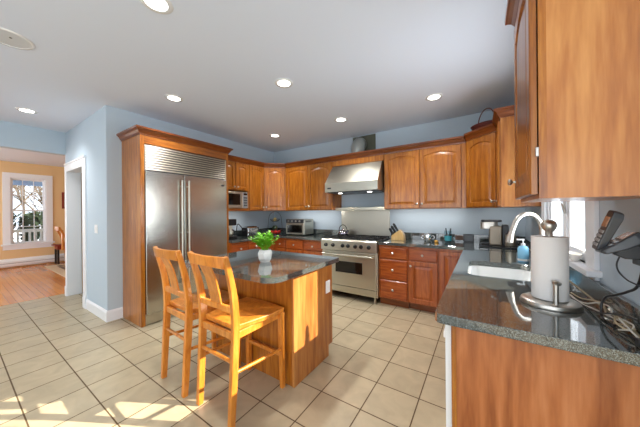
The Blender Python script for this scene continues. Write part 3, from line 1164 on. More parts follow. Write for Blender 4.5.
base_unit('cherry base cabinet next to the refrigerator, below the coffee maker', (BXF, 2.490, 0), (0, 1, 0), (1, 0, 0), 0.325, 0.60)
base_unit('second cherry base cabinet from the refrigerator, between coffee maker and corner', (BXF, 2.817, 0), (0, 1, 0), (1, 0, 0), 0.33, 0.60)
t = thing('base_cabinet', 'cherry corner base cabinet below the fruit basket', 'cabinet', (-3.6, 3.8, 0), 0, GB)
carcass(t, [(XL + 0.005, 3.149), (BXF, 3.149), (BXF, BYF), (-3.06, BYF), (-3.06, YB - 0.005), (XL + 0.005, YB - 0.005)], 0.10, CB, 'cherry_red')
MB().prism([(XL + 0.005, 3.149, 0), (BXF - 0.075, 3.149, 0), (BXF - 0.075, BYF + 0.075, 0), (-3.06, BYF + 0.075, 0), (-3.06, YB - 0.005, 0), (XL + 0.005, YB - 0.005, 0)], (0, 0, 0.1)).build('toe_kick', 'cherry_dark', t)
add_drawer(t, (BXF, 3.16, 0.69), (0, 1, 0), (1, 0, 0), 0.27, 0.155)
add_drawer(t, (BXF + 0.03, BYF, 0.69), (1, 0, 0), (0, -1, 0), 0.225, 0.155)
add_door(t, (BXF, 3.16, 0.115), (0, 1, 0), (1, 0, 0), 0.27, 0.56, False, (0.24, 0.5), 'cherry_red')
add_door(t, (BXF + 0.03, BYF, 0.115), (1, 0, 0), (0, -1, 0), 0.225, 0.56, False, (0.195, 0.5), 'cherry_red')
base_unit('cherry base cabinet below the toaster oven', (-3.058, BYF, 0), (1, 0, 0), (0, -1, 0), 0.405, 0.60)
base_unit('cherry base cabinet touching the left side of the range', (-2.651, BYF, 0), (1, 0, 0), (0, -1, 0), 0.425, 0.60)
# three-drawer bank right of range
t = thing('drawer_cabinet', 'cherry cabinet of three stacked drawers right of the range', 'cabinet', (-1.05, 3.8, 0), 0, GB)
carcass(t, [(-1.265, BYF), (-0.851, BYF), (-0.851, YB - 0.005), (-1.265, YB - 0.005)], 0.10, CB, 'cherry_red')
MB().box(-1.265, -0.851, BYF + 0.045, YB - 0.005, 0, 0.1).build('toe_kick', 'cherry_dark', t)
for z0, z1 in ((0.685, 0.845), (0.385, 0.67), (0.115, 0.37)):
    add_drawer(t, (-1.245, BYF, z0), (1, 0, 0), (0, -1, 0), 0.385, z1 - z0)
base_unit('cherry base cabinet with drawer over door below the steel sugar bowl', (-0.849, BYF, 0), (1, 0, 0), (0, -1, 0), 0.385, 0.60)
t = base_unit('cherry base cabinet with a full-height door in the corner by the sink run', (-0.462, BYF, 0), (1, 0, 0), (0, -1, 0), 0.305, 0.60, drawer=False, knobx=0.29)
# sink run (faces away from the camera)
t = thing('sink_cabinet', 'cherry base cabinet under the sink and window', 'cabinet', (0.17, 2.6, 0), 0, GB)
carcass(t, [(-0.125, 1.832), (-0.125, 3.496), (0.47, 3.496), (0.47, 1.832)], 0.10, 0.68, 'cherry_red')
mb = MB()
mb.box(-0.125, -0.105, 1.832, 3.496, 0.68, CB)
mb.box(-0.105, 0.47, 1.832, 1.85, 0.68, CB)
mb.box(-0.105, 0.47, 3.478, 3.496, 0.68, CB)
mb.build('upper_frame', 'cherry_red', t)
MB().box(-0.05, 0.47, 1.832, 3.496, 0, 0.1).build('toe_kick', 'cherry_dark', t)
for k in range(4):
    y = 3.46 - k * 0.405
    add_door(t, (-0.125, y, 0.115), (0, -1, 0), (-1, 0, 0), 0.395, 0.72, False, (0.03 if k % 2 else 0.365, 0.66), 'cherry_red')
# dishwasher
t = thing('dishwasher', 'white dishwasher at the peninsula end, seen edge-on under the granite', 'dishwasher', (0.17, 1.52, 0))
MB().box(-0.112, 0.44, 1.216, 1.826, 0.02, CB - 0.003).build('body', 'grey_plastic', t)
dr = MB().box(-0.137, -0.112, 1.214, 1.828, 0.10, CB - 0.01).build('door', 'white_enamel', t, bevel=0.003)
MB().box(-0.150, -0.137, 1.26, 1.78, 0.77, 0.80).build('handle', 'white_plastic', dr, bevel=0.004)
MB().box(-0.118, -0.10, 1.214, 1.828, 0.005, 0.095).build('kick_plate', 'white_enamel', t)
# peninsula end panel
t = thing('peninsula_end_panel', 'wide cherry veneer panel closing the near end of the peninsula', 'panel', (0.18, 1.2, 0))
MB().box(-0.108, 0.478, 1.192, 1.212, 0.0, CB).build('panel', 'cherry_end', t, bevel=0.002)
MB().box(-0.111, -0.092, 1.189, 1.213, 0.0, CB).build('edge_strip', 'cherry', t, bevel=0.002)

# ------------------------------------------------------------------ granite counters
GT = 0.915
t = thing('countertop', 'dark granite worktop from the refrigerator round the corner to the range', 'countertop', (-3.4, 3.8, CB))
mb = MB().plate([(XL + 0.004, 2.490), (-3.30, 2.490), (-3.30, 3.47), (-2.224, 3.47), (-2.224, YB - 0.004), (XL + 0.004, YB - 0.004)], [], CB, GT)
mb.build('slab', 'granite', t, bevel=0.006, seg=3)
mb = MB()
mb.box(XL + 0.003, XL + 0.023, 2.490, YB - 0.004, GT, GT + 0.105)
mb.box(XL + 0.023, -2.222, YB - 0.023, YB - 0.004, GT, GT + 0.105)
mb.build('backsplash', 'granite', t, bevel=0.002)
t = thing('countertop', 'granite worktop from the range round to the peninsula, holding the sink', 'countertop', (0.1, 2.6, CB))
SK = (-0.085, 0.325, 1.99, 2.57)
outer = [(-1.262, 3.47), (-0.174, 3.47)] + [(-0.174, 1.19)] + [(-0.174 + 0.036 * (1 - math.cos(a)), 1.19 - 0.036 * math.sin(a)) for a in (0.4, 0.8, 1.2)] + [(-0.138, 1.154), (XR - 0.003, 1.154), (XR - 0.003, YB - 0.004), (-1.262, YB - 0.004)]
mb = MB().plate(outer, [rrect(*SK, 0.07)], CB, GT)
mb.build('slab', 'granite', t, bevel=0.005, seg=3)
mb = MB()
mb.box(-1.262, XR - 0.003, YB - 0.023, YB - 0.004, GT, GT + 0.105)
mb.box(XR - 0.023, XR - 0.003, 1.16, YB - 0.023, GT, GT + 0.092)
mb.build('backsplash', 'granite', t, bevel=0.002)
MB().box(XR - 0.027, XR - 0.0225, 1.16, YB - 0.023, GT + 0.0003, GT + 0.004).build('caulk_line', 'wire_beige', t)

# sink
t = thing('kitchen_sink', 'white undermount sink set into the granite under the window', 'sink', (0.12, 2.28, 0.70))
x0, x1, y0, y1 = SK
rr = []
for ins, z in ((-0.02, CB - 0.002), (0.0, CB - 0.002), (0.003, CB - 0.03), (0.012, 0.75), (0.03, 0.715), (0.09, 0.705)):
    rr.append([V(p[0], p[1], z) for p in rrect(x0 + ins, x1 - ins, y0 + ins, y1 - ins, max(0.02, 0.07 - ins * 0.3))])
mb = MB().rings(rr, cap0=False, cap1=True)
mb.build('basin', 'white_enamel', t, smooth=50)
MB().lathe([(0.0, 0), (0.042, 0), (0.045, 0.003), (0.03, 0.004)], ((x0 + x1) / 2, (y0 + y1) / 2, 0.705), seg=20).build('drain', 'satin', t, smooth=40)
# faucet
t = thing('faucet', 'brushed nickel gooseneck pull-down faucet behind the sink', 'faucet', (0.40, 2.58, GT))
fb = V(0.40, 2.58, GT)
fd = V(-0.19, -0.14, 0)
MB().lathe([(0.030, 0.001), (0.030, 0.01), (0.022, 0.02), (0.019, 0.06), (0.017, 0.075)], fb, seg=20).build('base', 'satin', t, smooth=40)
pts = [fb + V(0, 0, 0.07), fb + V(0, 0, 0.28)]
for k in range(1, 11):
    a = PI * k / 11
    pts.append(fb + V(0, 0, 0.28) + fd * (0.5 - 0.5 * math.cos(a)) + V(0, 0, 0.135 * math.sin(a)))
pts.append(fb + fd * 1.06 + V(0, 0, 0.27))
MB().tube(pts, 0.0165, 14).build('neck', 'satin', t, smooth=60)
hd = fb + fd * 1.06 + V(0, 0, 0.275)
ddir = (fd.normalized() * 0.25 + V(0, 0, -1)).normalized()
MB().lathe([(0.0175, 0), (0.019, 0.01), (0.024, 0.06), (0.027, 0.085), (0.020, 0.09)], hd, ddir, 16).build('spray_head', 'satin', t, smooth=40)
mb = MB()
mb.cyl(fb + V(0.0, 0.018, 0.05), fb + V(0.0, 0.045, 0.055), 0.009)
mb.cyl(fb + V(0.0, 0.04, 0.055), fb + V(0.0, 0.075, 0.13), 0.006, 0.008)
mb.build('lever', 'satin', t, smooth=40)

# ------------------------------------------------------------------ island
IX0, IX1, IY0, IY1 = -2.26, -1.213, 1.47, 2.05
t = thing('kitchen_island', 'cherry island cabinet under the granite slab beside the bar stools', 'island', (-1.74, 1.76, 0))
mb = MB()
mb.prism([(IX0, IY0, 0), (IX0, IY1 - 0.07, 0), (IX0, IY1 - 0.07, 0.10), (IX0, IY1, 0.10), (IX0, IY1, CB), (IX0, IY0, CB)], (IX1 - IX0 - 0.02, 0, 0))
mb.build('carcass', 'cherry', t, bevel=0.002)
mb = MB()
mb.prism([(IX1 - 0.02, IY0 - 0.004, 0), (IX1 - 0.02, IY1 - 0.07, 0), (IX1 - 0.02, IY1 - 0.07, 0.10), (IX1 - 0.02, IY1, 0.10), (IX1 - 0.02, IY1, CB), (IX1 - 0.02, IY0 - 0.004, CB)], (0.02, 0, 0))
mb.build('end_panel', 'cherry_panel', t, bevel=0.002)
for k in range(3):
    w = (IX1 - IX0 - 0.04) / 3
    add_door(t, (IX1 - 0.02 - k * w, IY1, 0.115), (-1, 0, 0), (0, 1, 0), w - 0.012, 0.73, False, (0.03, 0.66))
t = thing('island_countertop', 'polished granite slab on the island, under the potted plant', 'countertop', (-1.73, 1.64, CB))
op = rrect(-2.33, -1.150, 1.172, 2.10, 0.10, 8, rs=[0.06, 0.11, 0.03, 0.05])
MB().plate(op, [], CB + 0.001, GT).build('slab', 'granite', t, bevel=0.008, seg=3)


def wall_plate(name, label, cat, c, n, kind, mat='white_plastic', w=0.072, h=0.115):
    c, n = Vector(c), Vector(n)
    u = V(-n.y, n.x, 0)
    t = thing(name, label, cat, c)

    def bx(mb, a0, a1, b0, b1, d0, d1):
        mb.prism([c + u * a0 + V(0, 0, b0) + n * d0, c + u * a1 + V(0, 0, b0) + n * d0, c + u * a1 + V(0, 0, b1) + n * d0, c + u * a0 + V(0, 0, b1) + n * d0], n * (d1 - d0))
        return mb
    bx(MB(), -w / 2, w / 2, -h / 2, h / 2, 0.0005, 0.006).build('plate', mat, t, bevel=0.002)
    if kind == 'switch':
        for a in (-w / 4, w / 4) if w > 0.1 else (0,):
            bx(MB(), a - 0.012, a + 0.012, -0.022, 0.022, 0.006, 0.011).build('toggle', mat, t, bevel=0.002)
    else:
        for b in ((-h * 0.2, h * 0.2) if h > w else (0,)):
            bx(MB(), -0.016, 0.016, b - 0.014, b + 0.014, 0.006, 0.009).build('socket', mat, t, bevel=0.002)
    return t


wall_plate('outlet', 'white outlet on the side panel of the island', 'outlet', (IX1, 1.968, 0.655), (1, 0, 0), 'outlet')
wall_plate('light_switch', 'white double light switch on the pale blue wall beside the doorway', 'switch', (-4.33, YD, 1.157), (0, -1, 0), 'switch', w=0.118)
wall_plate('outlet', 'brown outlet set sideways in the granite backsplash behind the glass tumbler', 'outlet', (-0.26, YB - 0.023, 0.972), (0, -1, 0), 'outlet', 'brown_plate', w=0.115, h=0.066)
wall_plate('outlet', 'small outlet on the apricot hall wall left of the window', 'outlet', (XO, 0.70, 0.43), (1, 0, 0), 'outlet')

# ------------------------------------------------------------------ range
RX0, RX1, RYF, RYB = -2.220, -1.268, 3.425, 4.08
t = thing('range', 'wide stainless gas range with black knobs and oven window', 'range', (-1.744, 3.75, 0))
MB().box(RX0, RX1, RYF + 0.03, RYB, 0.09, 0.90).build('body', 'steel', t, bevel=0.003)
mb = MB()
mb.prism([(RX0, RYF + 0.03, 0.745), (RX0, RYF - 0.02, 0.755), (RX0, RYF - 0.02, 0.905), (RX0, RYF + 0.0, 0.925), (RX0, RYF + 0.06, 0.925), (RX0, RYF + 0.06, 0.745)], (RX1 - RX0, 0, 0))
cpn = mb.build('control_panel', 'steel', t, bevel=0.004)
for x in (-2.122, -1.99, -1.815, -1.722, -1.60, -1.505, -1.382):
    k = MB().lathe([(0.030, 0), (0.031, 0.006), (0.022, 0.008), (0.023, 0.030), (0.019, 0.036), (0.008, 0.037)], (x, RYF - 0.02, 0.832), (0, -1, 0), 18)
    k.build('knob', 'black', cpn, smooth=40)
od = MB().box(RX0 + 0.012, RX1 - 0.012, RYF - 0.005, RYF + 0.03, 0.205, 0.735).build('oven_door', 'steel', t, bevel=0.005)
MB().box(-1.955, -1.495, RYF - 0.008, RYF - 0.005, 0.412, 0.588).build('window', 'dark_glass', od, bevel=0.002)
mb = MB()
mb.cyl((RX0 + 0.05, RYF - 0.055, 0.69), (RX1 - 0.05, RYF - 0.055, 0.69), 0.013)
for x in (RX0 + 0.09, RX1 - 0.09):
    mb.cyl((x, RYF - 0.005, 0.69), (x, RYF - 0.055, 0.69), 0.009, seg=10)
mb.build('handle', 'steel', od, smooth=40)
MB().box(RX0 + 0.012, RX1 - 0.012, RYF, RYF + 0.03, 0.10, 0.197).build('kick_panel', 'steel', t, bevel=0.003)
for x in (RX0 + 0.05, RX1 - 0.05):
    for y in (RYF + 0.05, RYB - 0.06):
        MB().lathe([(0.022, 0), (0.022, 0.03), (0.016, 0.035), (0.016, 0.09)], (x, y, 0), seg=14).build('leg', 'steel', t, smooth=40)
MB().box(RX0 + 0.004, RX1 - 0.004, RYF + 0.06, RYB, 0.90, 0.918).build('cooktop', 'charcoal', t, bevel=0.003)
for gx in range(3):
    for gy in range(2):
        xa = RX0 + 0.02 + gx * 0.306
        ya2 = RYF + 0.075 + gy * 0.287
        mb = MB()
        w, h = 0.296, 0.277
        z0, z1 = 0.934, 0.950
        for a, b, c, d in ((xa, xa + 0.016, ya2, ya2 + h), (xa + w - 0.016, xa + w, ya2, ya2 + h), (xa, xa + w, ya2, ya2 + 0.016), (xa, xa + w, ya2 + h - 0.016, ya2 + h),
                           (xa + w / 2 - 0.007, xa + w / 2 + 0.007, ya2, ya2 + h * 0.36), (xa + w / 2 - 0.007, xa + w / 2 + 0.007, ya2 + h * 0.64, ya2 + h),
                           (xa, xa + w * 0.36, ya2 + h / 2 - 0.007, ya2 + h / 2 + 0.007), (xa + w * 0.64, xa + w, ya2 + h / 2 - 0.007, ya2 + h / 2 + 0.007)):
            mb.box(a, b, c, d, z0, z1)
        for a in (xa + 0.002, xa + w - 0.016):
            for b in (ya2 + 0.002, ya2 + h - 0.016):
                mb.box(a, a + 0.014, b, b + 0.014, 0.918, z0)
        mb.build('grate', 'black_iron', t, bevel=0.002)
        MB().lathe([(0.045, 0), (0.045, 0.008), (0.03, 0.012), (0.0, 0.013)], (xa + w / 2, ya2 + h / 2, 0.918), seg=18).build('burner', 'black_iron', t, smooth=40)
t = thing('splash_panel', 'stainless steel panel on the wall behind the range', 'panel', (-1.745, 4.1, 0.92))
MB().box(-2.205, -1.285, YB - 0.012, YB - 0.001, 0.93, 1.383).build('sheet', 'steel_v', t, bevel=0.001)
mb = MB()
mb.box(-2.200, -1.272, 3.86, YB - 0.013, 1.385, 1.398)
mb.box(-2.200, -1.272, 3.86, 3.872, 1.398, 1.435)
mb.build('shelf', 'steel', t, bevel=0.002)
# hood
HX0, HX1 = -2.195, -1.275
t = thing('range_hood', 'sloping stainless steel range hood between the wall cabinets', 'hood', (-1.735, 3.8, 1.69))
mb = MB()
mb.rings([[(x, 3.50, 1.69), (x, 3.50, 1.835), (x + e, 3.745, 2.155), (x + e, YB - 0.004, 2.155), (x, YB - 0.004, 1.69)] for x, e in ((HX0, 0.012), (HX1, -0.012))])
mb.build('canopy', 'steel', t, bevel=0.003)
MB().box(HX0 + 0.03, HX1 - 0.03, 3.54, 4.05, 1.678, 1.69).build('filter', 'charcoal', t)
MB().box(HX0 + 0.05, HX0 + 0.12, 3.4975, 3.50, 1.74, 1.765).build('badge', 'charcoal', t)
for x in (-2.0, -1.47):
    MB().cyl((x, 3.68, 1.672), (x, 3.68, 1.6785), 0.035).build('lamp', 'lamp', t)
    hl = bpy.data.lights.new('hood_lamp', 'SPOT')
    hl.energy, hl.spot_size, hl.spot_blend, hl.shadow_soft_size, hl.color = 9, math.radians(130), 0.6, 0.03, (1.0, 0.86, 0.62)
    ho = bpy.data.objects.new('hood_lamp', hl)
    COL.objects.link(ho)
    ho.location = (x, 3.68, 1.668)
# duct
t = thing('exhaust_duct', 'round metal exhaust duct on a square wall plate above the hood', 'duct', (-1.74, 4.0, 2.34))
MB().box(-1.955, -1.525, YB - 0.015, YB - 0.001, 2.36, 2.716).build('plate', 'olive', t, bevel=0.002)
pts = [V(-1.79, 3.95, 2.256), V(-1.79, 3.95, 2.42)] + [V(-1.79, 3.95 + 0.12 * (1 - math.cos(a)), 2.46 + 0.10 * math.sin(a)) for a in (0.3, 0.7, 1.1, 1.5)]
MB().tube(pts, 0.12, 20).build('pipe', 'galvanised', t, smooth=60)
mb = MB()
mb.tube([V(-1.79 + 0.117 * math.cos(a), 3.95 + 0.117 * math.sin(a), 2.41) for a in [2 * PI * k / 24 for k in range(24)]], 0.005, 6, closed=True)
mb.build('seam', 'galvanised', t, smooth=60)

# ------------------------------------------------------------------ bar stools


def make_stool(label, loc, rot):
    t = thing('bar_stool', label, 'stool', loc, rot, 'honey wood bar stools at the island')
    SZ = 0.625
    mat = 'honey'
    # rear legs run up into the back posts
    for s in (-1, 1):
        p = smooth_path([(s * 0.180, -0.232, 0), (s * 0.183, -0.215, 0.30), (s * 0.186, -0.200, 0.62), (s * 0.190, -0.220, 0.85), (s * 0.203, -0.282, 1.088)])
        n = len(p)
        MB().sweep_rect(p, [0.034 - 0.004 * i / n for i in range(n)], [0.036 + 0.014 * math.sin(PI * i / n) - 0.012 * (i / n) ** 3 for i in range(n)], (1, 0, 0)).build('back_leg', mat, t, bevel=0.004, local=True)
        q = [(s * 0.196, 0.220, 0), (s * 0.192, 0.212, 0.585)]
        MB().sweep_rect(q, [0.032, 0.040], [0.034, 0.042], (1, 0, 0)).build('front_leg', mat, t, bevel=0.004, local=True)
        # side stretcher
        MB().cyl((s * 0.183, -0.205, 0.335), (s * 0.194, 0.214, 0.30), 0.012, seg=12).build('side_stretcher', mat, t, local=True, smooth=40)
        MB().box(min(s * 0.166, s * 0.186), max(s * 0.166, s * 0.186), -0.19, 0.20, SZ - 0.085, SZ - 0.038).build('side_apron', mat, t, bevel=0.003, local=True)
    MB().box(-0.175, 0.175, -0.214, -0.194, SZ - 0.085, SZ - 0.038).build('back_apron', mat, t, bevel=0.003, local=True)
    MB().box(-0.175, 0.175, 0.200, 0.220, SZ - 0.085, SZ - 0.038).build('front_apron', mat, t, bevel=0.003, local=True)
    MB().cyl((-0.183, -0.210, 0.40), (0.183, -0.210, 0.40), 0.012, seg=12).build('back_stretcher', mat, t, local=True, smooth=40)
    MB().sweep_rect([(-0.194, 0.216, 0.255), (0.194, 0.216, 0.255)], 0.03, 0.022, (0, 0, 1)).build('foot_rail', mat, t, bevel=0.004, local=True)
    # saddled seat
    mb = MB()
    nx, ny = 14, 14
    top = []
    bot = []
    for j in range(ny + 1):
        v = j / ny
        y = -0.19 + 0.43 * v
        hw = 0.172 + 0.052 * min(1, v * 1.6)
        rt, rb = [], []
        for i in range(nx + 1):
            u = i / nx * 2 - 1
            x = u * hw
            e = max(abs(u), abs(v * 2 - 1))
            dz = -0.014 * max(0, 1 - (u * 1.1) ** 2) * max(0, 1 - ((v - 0.42) * 2.1) ** 2)
            yy = y + 0.0 * u
            if v > 0.9:
                yy -= 0.02 * u * u * (v - 0.9) * 10
            rt.append(mb.bm.verts.new((x, yy, SZ + dz)))
            rb.append(mb.bm.verts.new((x * 0.965, yy * 0.965, SZ - 0.038)))
        top.append(rt)
        bot.append(rb)
    for j in range(ny):
        for i in range(nx):
            mb.bm.faces.new((top[j][i], top[j][i + 1], top[j + 1][i + 1], top[j + 1][i]))
            mb.bm.faces.new((bot[j][i], bot[j + 1][i], bot[j + 1][i + 1], bot[j][i + 1]))
    for j in range(ny):
        mb.bm.faces.new((top[j][0], top[j + 1][0], bot[j + 1][0], bot[j][0]))
        mb.bm.faces.new((top[j][nx], bot[j][nx], bot[j + 1][nx], top[j + 1][nx]))
    for i in range(nx):
        mb.bm.faces.new((top[0][i], bot[0][i], bot[0][i + 1], top[0][i + 1]))
        mb.bm.faces.new((top[ny][i], top[ny][i + 1], bot[ny][i + 1], bot[ny][i]))
    mb.build('seat', mat, t, bevel=0.006, local=True, smooth=40)
    # curved top rail
    pts = []
    for k in range(13):
        s = k / 12 * 2 - 1
        pts.append(V(s * 0.196, -0.270 - 0.030 * (1 - s * s), 1.050))
    mb = MB()
    rr = []
    for k, p in enumerate(pts):
        s = k / 12 * 2 - 1
        hb = 0.028 + 0.010 * (s * s)
        rr.append([p + V(0, 0.006, -hb + 0.004), p + V(0, -0.018, -hb - 0.002), p + V(0, -0.024, 0.036), p + V(0, -0.004, 0.038)])
    mb.rings(rr)
    mb.build('top_rail', mat, t, bevel=0.004, local=True, smooth=40)
    MB().box(-0.182, 0.182, -0.222, -0.200, 0.715, 0.755).build('lower_rail', mat, t, bevel=0.004, local=True)
    mb = MB()
    rr = []
    for z, y, w in ((0.75, -0.211, 0.058), (0.83, -0.226, 0.058), (0.93, -0.252, 0.060), (1.02, -0.292, 0.064)):
        rr.append([V(-w, y + 0.006, z), V(w, y + 0.006, z), V(w, y - 0.006, z), V(-w, y - 0.006, z)])
    mb.rings(rr)
    mb.build('splat', mat, t, bevel=0.002, local=True)
    return t


st = make_stool('honey wood bar stool in front, at the corner of the island overhang', (-1.497, 1.212, 0), math.radians(-1))
copy_thing(st, (-2.012, 1.205, 0), math.radians(-3), 'honey wood bar stool behind, nearer the refrigerator')

# ------------------------------------------------------------------ plant on the island
PC = V(-1.625, 1.572, GT)
t = thing('potted_plant', 'small green leafy plant in a white faceted pot on the island', 'plant', PC)
seg = 6
prof = [(0.044, 0.0005), (0.062, 0.030), (0.066, 0.080), (0.055, 0.110), (0.050, 0.110), (0.048, 0.100)]
rr = []
for i, (r, h) in enumerate(prof):
    rr.append([PC + V(r * math.cos(2 * PI * k / seg + (i % 2) * 0.25), r * math.sin(2 * PI * k / seg + (i % 2) * 0.25), h) for k in range(seg)])
MB().rings(rr).build('pot', 'ceramic', t, bevel=0.003)
MB().lathe([(0.049, 0.100), (0.0, 0.108)], PC, seg=12).build('soil', 'soil', t)
rnd = random.Random(4)
mb = MB()
mbs = MB()
for k in range(46):
    a = rnd.uniform(0, 2 * PI)
    lean = rnd.uniform(0.05, 0.85)
    ln = rnd.uniform(0.09, 0.17)
    d = V(math.cos(a) * lean, math.sin(a) * lean, 1.05 - 0.35 * lean).normalized()
    p0 = PC + V(0.018 * math.cos(a), 0.018 * math.sin(a), 0.104)
    p1 = p0 + d * ln * 0.6 + V(0, 0, 0.01)
    p2 = p0 + d * ln
    mbs.tube([p0, p1, p2], 0.0014, 5)
    for q in range(9):
        f = 0.3 + 0.7 * q / 8
        c = p0.lerp(p1, f / 0.6) if f < 0.6 else p1.lerp(p2, (f - 0.6) / 0.4)
        la = a + rnd.uniform(-2.2, 2.2)
        ld = V(math.cos(la), math.sin(la), rnd.uniform(-0.2, 0.7)).normalized() * rnd.uniform(0.028, 0.046)
        sd = ld.cross(V(0, 0, 1)).normalized() * rnd.uniform(0.009, 0.014)
        nn = V(0, 0, 0.004)
        mb.face([c, c + ld * 0.45 - sd + nn, c + ld, c + ld * 0.45 + sd + nn])
mbs.build('stems', 'leaf', t)
mb.build('foliage', 'leaf', t)

# ------------------------------------------------------------------ small things on the left worktop
# coffee maker
c = V(-3.70, 2.72, GT)
t = thing('coffee_maker', 'black drip coffee maker with glass carafe beside the refrigerator', 'coffee maker', c)
MB().box(c.x - 0.10, c.x + 0.10, c.y - 0.095, c.y + 0.095, GT + 0.0005, GT + 0.035).build('base', 'black', t, bevel=0.008)
MB().box(c.x - 0.10, c.x - 0.02, c.y - 0.09, c.y + 0.09, GT + 0.035, GT + 0.25).build('water_tank', 'steel', t, bevel=0.006)
MB().box(c.x - 0.10, c.x + 0.095, c.y - 0.092, c.y + 0.092, GT + 0.225, GT + 0.335).build('brew_head', 'black', t, bevel=0.01)
cf = MB().lathe([(0.045, 0.036), (0.062, 0.05), (0.066, 0.10), (0.048, 0.155), (0.046, 0.17)], c + V(0.035, 0, 0), seg=20).build('carafe', 'steel', t, smooth=50)
MB().tube(smooth_path([c + V(0.095, 0.0, 0.15), c + V(0.135, 0.0, 0.14), c + V(0.135, 0.0, 0.08), c + V(0.10, 0.0, 0.06)], 4), 0.008, 8).build('handle', 'black', cf, smooth=50)
# toaster
c = V(-3.70, 3.20, GT)
t = thing('toaster', 'chrome two-slot toaster with black ends on the left worktop', 'toaster', c, 0)
mb = MB()
rr = []
for y, e in ((-0.125, 0.0), (0.125, 0.0)):
    rr.append([V(c.x + px_, c.y + y, GT + pz) for px_, pz in ((-0.08, 0.02), (0.08, 0.02), (0.085, 0.10), (0.075, 0.165), (0.045, 0.185), (-0.045, 0.185), (-0.075, 0.165), (-0.085, 0.10))])
mb.rings(rr)
mb.build('body', 'chrome', t, bevel=0.008)
for s in (-1, 1):
    y = c.y + s * 0.134
    MB().box(c.x - 0.078, c.x + 0.078, y - 0.012, y + 0.012, GT + 0.005, GT + 0.165).build('end_cap', 'black', t, bevel=0.01)
MB().box(c.x - 0.075, c.x + 0.075, c.y - 0.12, c.y + 0.12, GT + 0.0005, GT + 0.02).build('base', 'black', t)
for dx in (-0.03, 0.03):
    MB().box(c.x + dx - 0.012, c.x + dx + 0.012, c.y - 0.10, c.y + 0.10, GT + 0.1845, GT + 0.187).build('slot', 'black', t)
MB().box(c.x - 0.015, c.x + 0.015, c.y - 0.175, c.y - 0.146, GT + 0.11, GT + 0.125).build('lever', 'black', t, bevel=0.003)
# kitchen tongs resting upright behind toaster: curved black kettle cord
tag(MB().tube(smooth_path([(-3.88, 3.02, GT + 0.006), (-3.86, 3.01, GT + 0.16), (-3.80, 2.99, GT + 0.235), (-3.74, 3.00, GT + 0.20), (-3.72, 3.02, GT + 0.16)]), 0.008, 8).build('hook_stand', 'black', origin=(-3.88, 3.02, GT), smooth=60), 'black curved hook stand on the worktop left of the toaster', 'stand')
# wire fruit basket
c = V(-3.56, 3.73, GT)
t = thing('fruit_stand', 'two-tier wire fruit stand with hoop top in the worktop corner', 'fruit stand', c)


def ring_pts(c, r, z, n=28):
    return [c + V(r * math.cos(2 * PI * k / n), r * math.sin(2 * PI * k / n), z) for k in range(n)]


mb = MB()
for r, z in ((0.10, 0.006), (0.135, 0.055), (0.15, 0.10)):
    mb.tube(ring_pts(c, r, z), 0.0035, 6, closed=True)
for k in range(12):
    a = 2 * PI * k / 12
    mb.tube([c + V(math.cos(a) * r, math.sin(a) * r, z) for r, z in ((0.0, 0.006), (0.10, 0.006), (0.135, 0.055), (0.15, 0.10))], 0.0025, 5)
mb.build('lower_basket', 'black', t, smooth=60)
mb = MB()
for r, z in ((0.05, 0.262), (0.085, 0.28), (0.105, 0.31)):
    mb.tube(ring_pts(c, r, z), 0.003, 6, closed=True)
for k in range(10):
    a = 2 * PI * k / 10
    mb.tube([c + V(math.cos(a) * r, math.sin(a) * r, z) for r, z in ((0.0, 0.262), (0.05, 0.262), (0.085, 0.28), (0.105, 0.31))], 0.0025, 5)
mb.build('upper_basket', 'black', t, smooth=60)
mb = MB()
dv = V(0.7071, 0.7071, 0)
mb.tube([c + dv * (0.13 * math.cos(a)) + V(0, 0, 0.30 + 0.165 * math.sin(a)) for a in [PI * k / 20 for k in range(21)]], 0.004, 7)
for s in (-1, 1):
    mb.tube([c + dv * 0.13 * s + V(0, 0, 0.30), c + dv * 0.148 * s + V(0, 0, 0.10)], 0.004, 7)
mb.build('hoop', 'black', t, smooth=60)


def fruit(name, p, r, mat, label, cat, grp=None, sq=0.92):
    t = thing(name, label, cat, V(*p), 0, grp)
    mb = MB().lathe([(0.18 * r, 0.06 * r), (0.7 * r, 0.15 * r), (r, 0.85 * r), (0.93 * r, 1.3 * r), (0.6 * r, 1.75 * r * sq), (0.2 * r, 1.72 * r * sq)], V(*p), seg=16)
    mb.build('flesh', mat, t, smooth=80)
    MB().cyl(V(*p) + V(0, 0, 1.68 * r * sq), V(*p) + V(0.006, 0, 2.1 * r), 0.002, seg=6).build('stem', 'bark', t)
    return t


fg = 'fruit in the wire stand'
fruit('apple', c + V(0.062, -0.045, 0.012), 0.040, 'red_apple', 'red apple at the front right of the lower wire basket', 'apple', fg)
fruit('apple', c + V(0.018, -0.078, 0.012), 0.040, 'red_apple', 'red apple at the front left of the lower wire basket', 'apple', fg)
fruit('apple', c + V(-0.058, -0.045, 0.012), 0.039, 'red_apple', 'red apple at the far left of the lower wire basket', 'apple', fg)
fruit('apple', c + V(0.072, 0.036, 0.012), 0.039, 'red_apple', 'red apple at the far right of the lower wire basket', 'apple', fg)
fruit('avocado', c + V(0.0, 0.0, 0.075), 0.058, 'melon', 'dark green fruit heaped on the apples in the wire stand', 'fruit', fg, 1.0)
fruit('pear', c + V(0.0, 0.0, 0.266), 0.036, 'banana', 'pale yellow fruit in the upper wire basket', 'fruit', fg, 1.15)
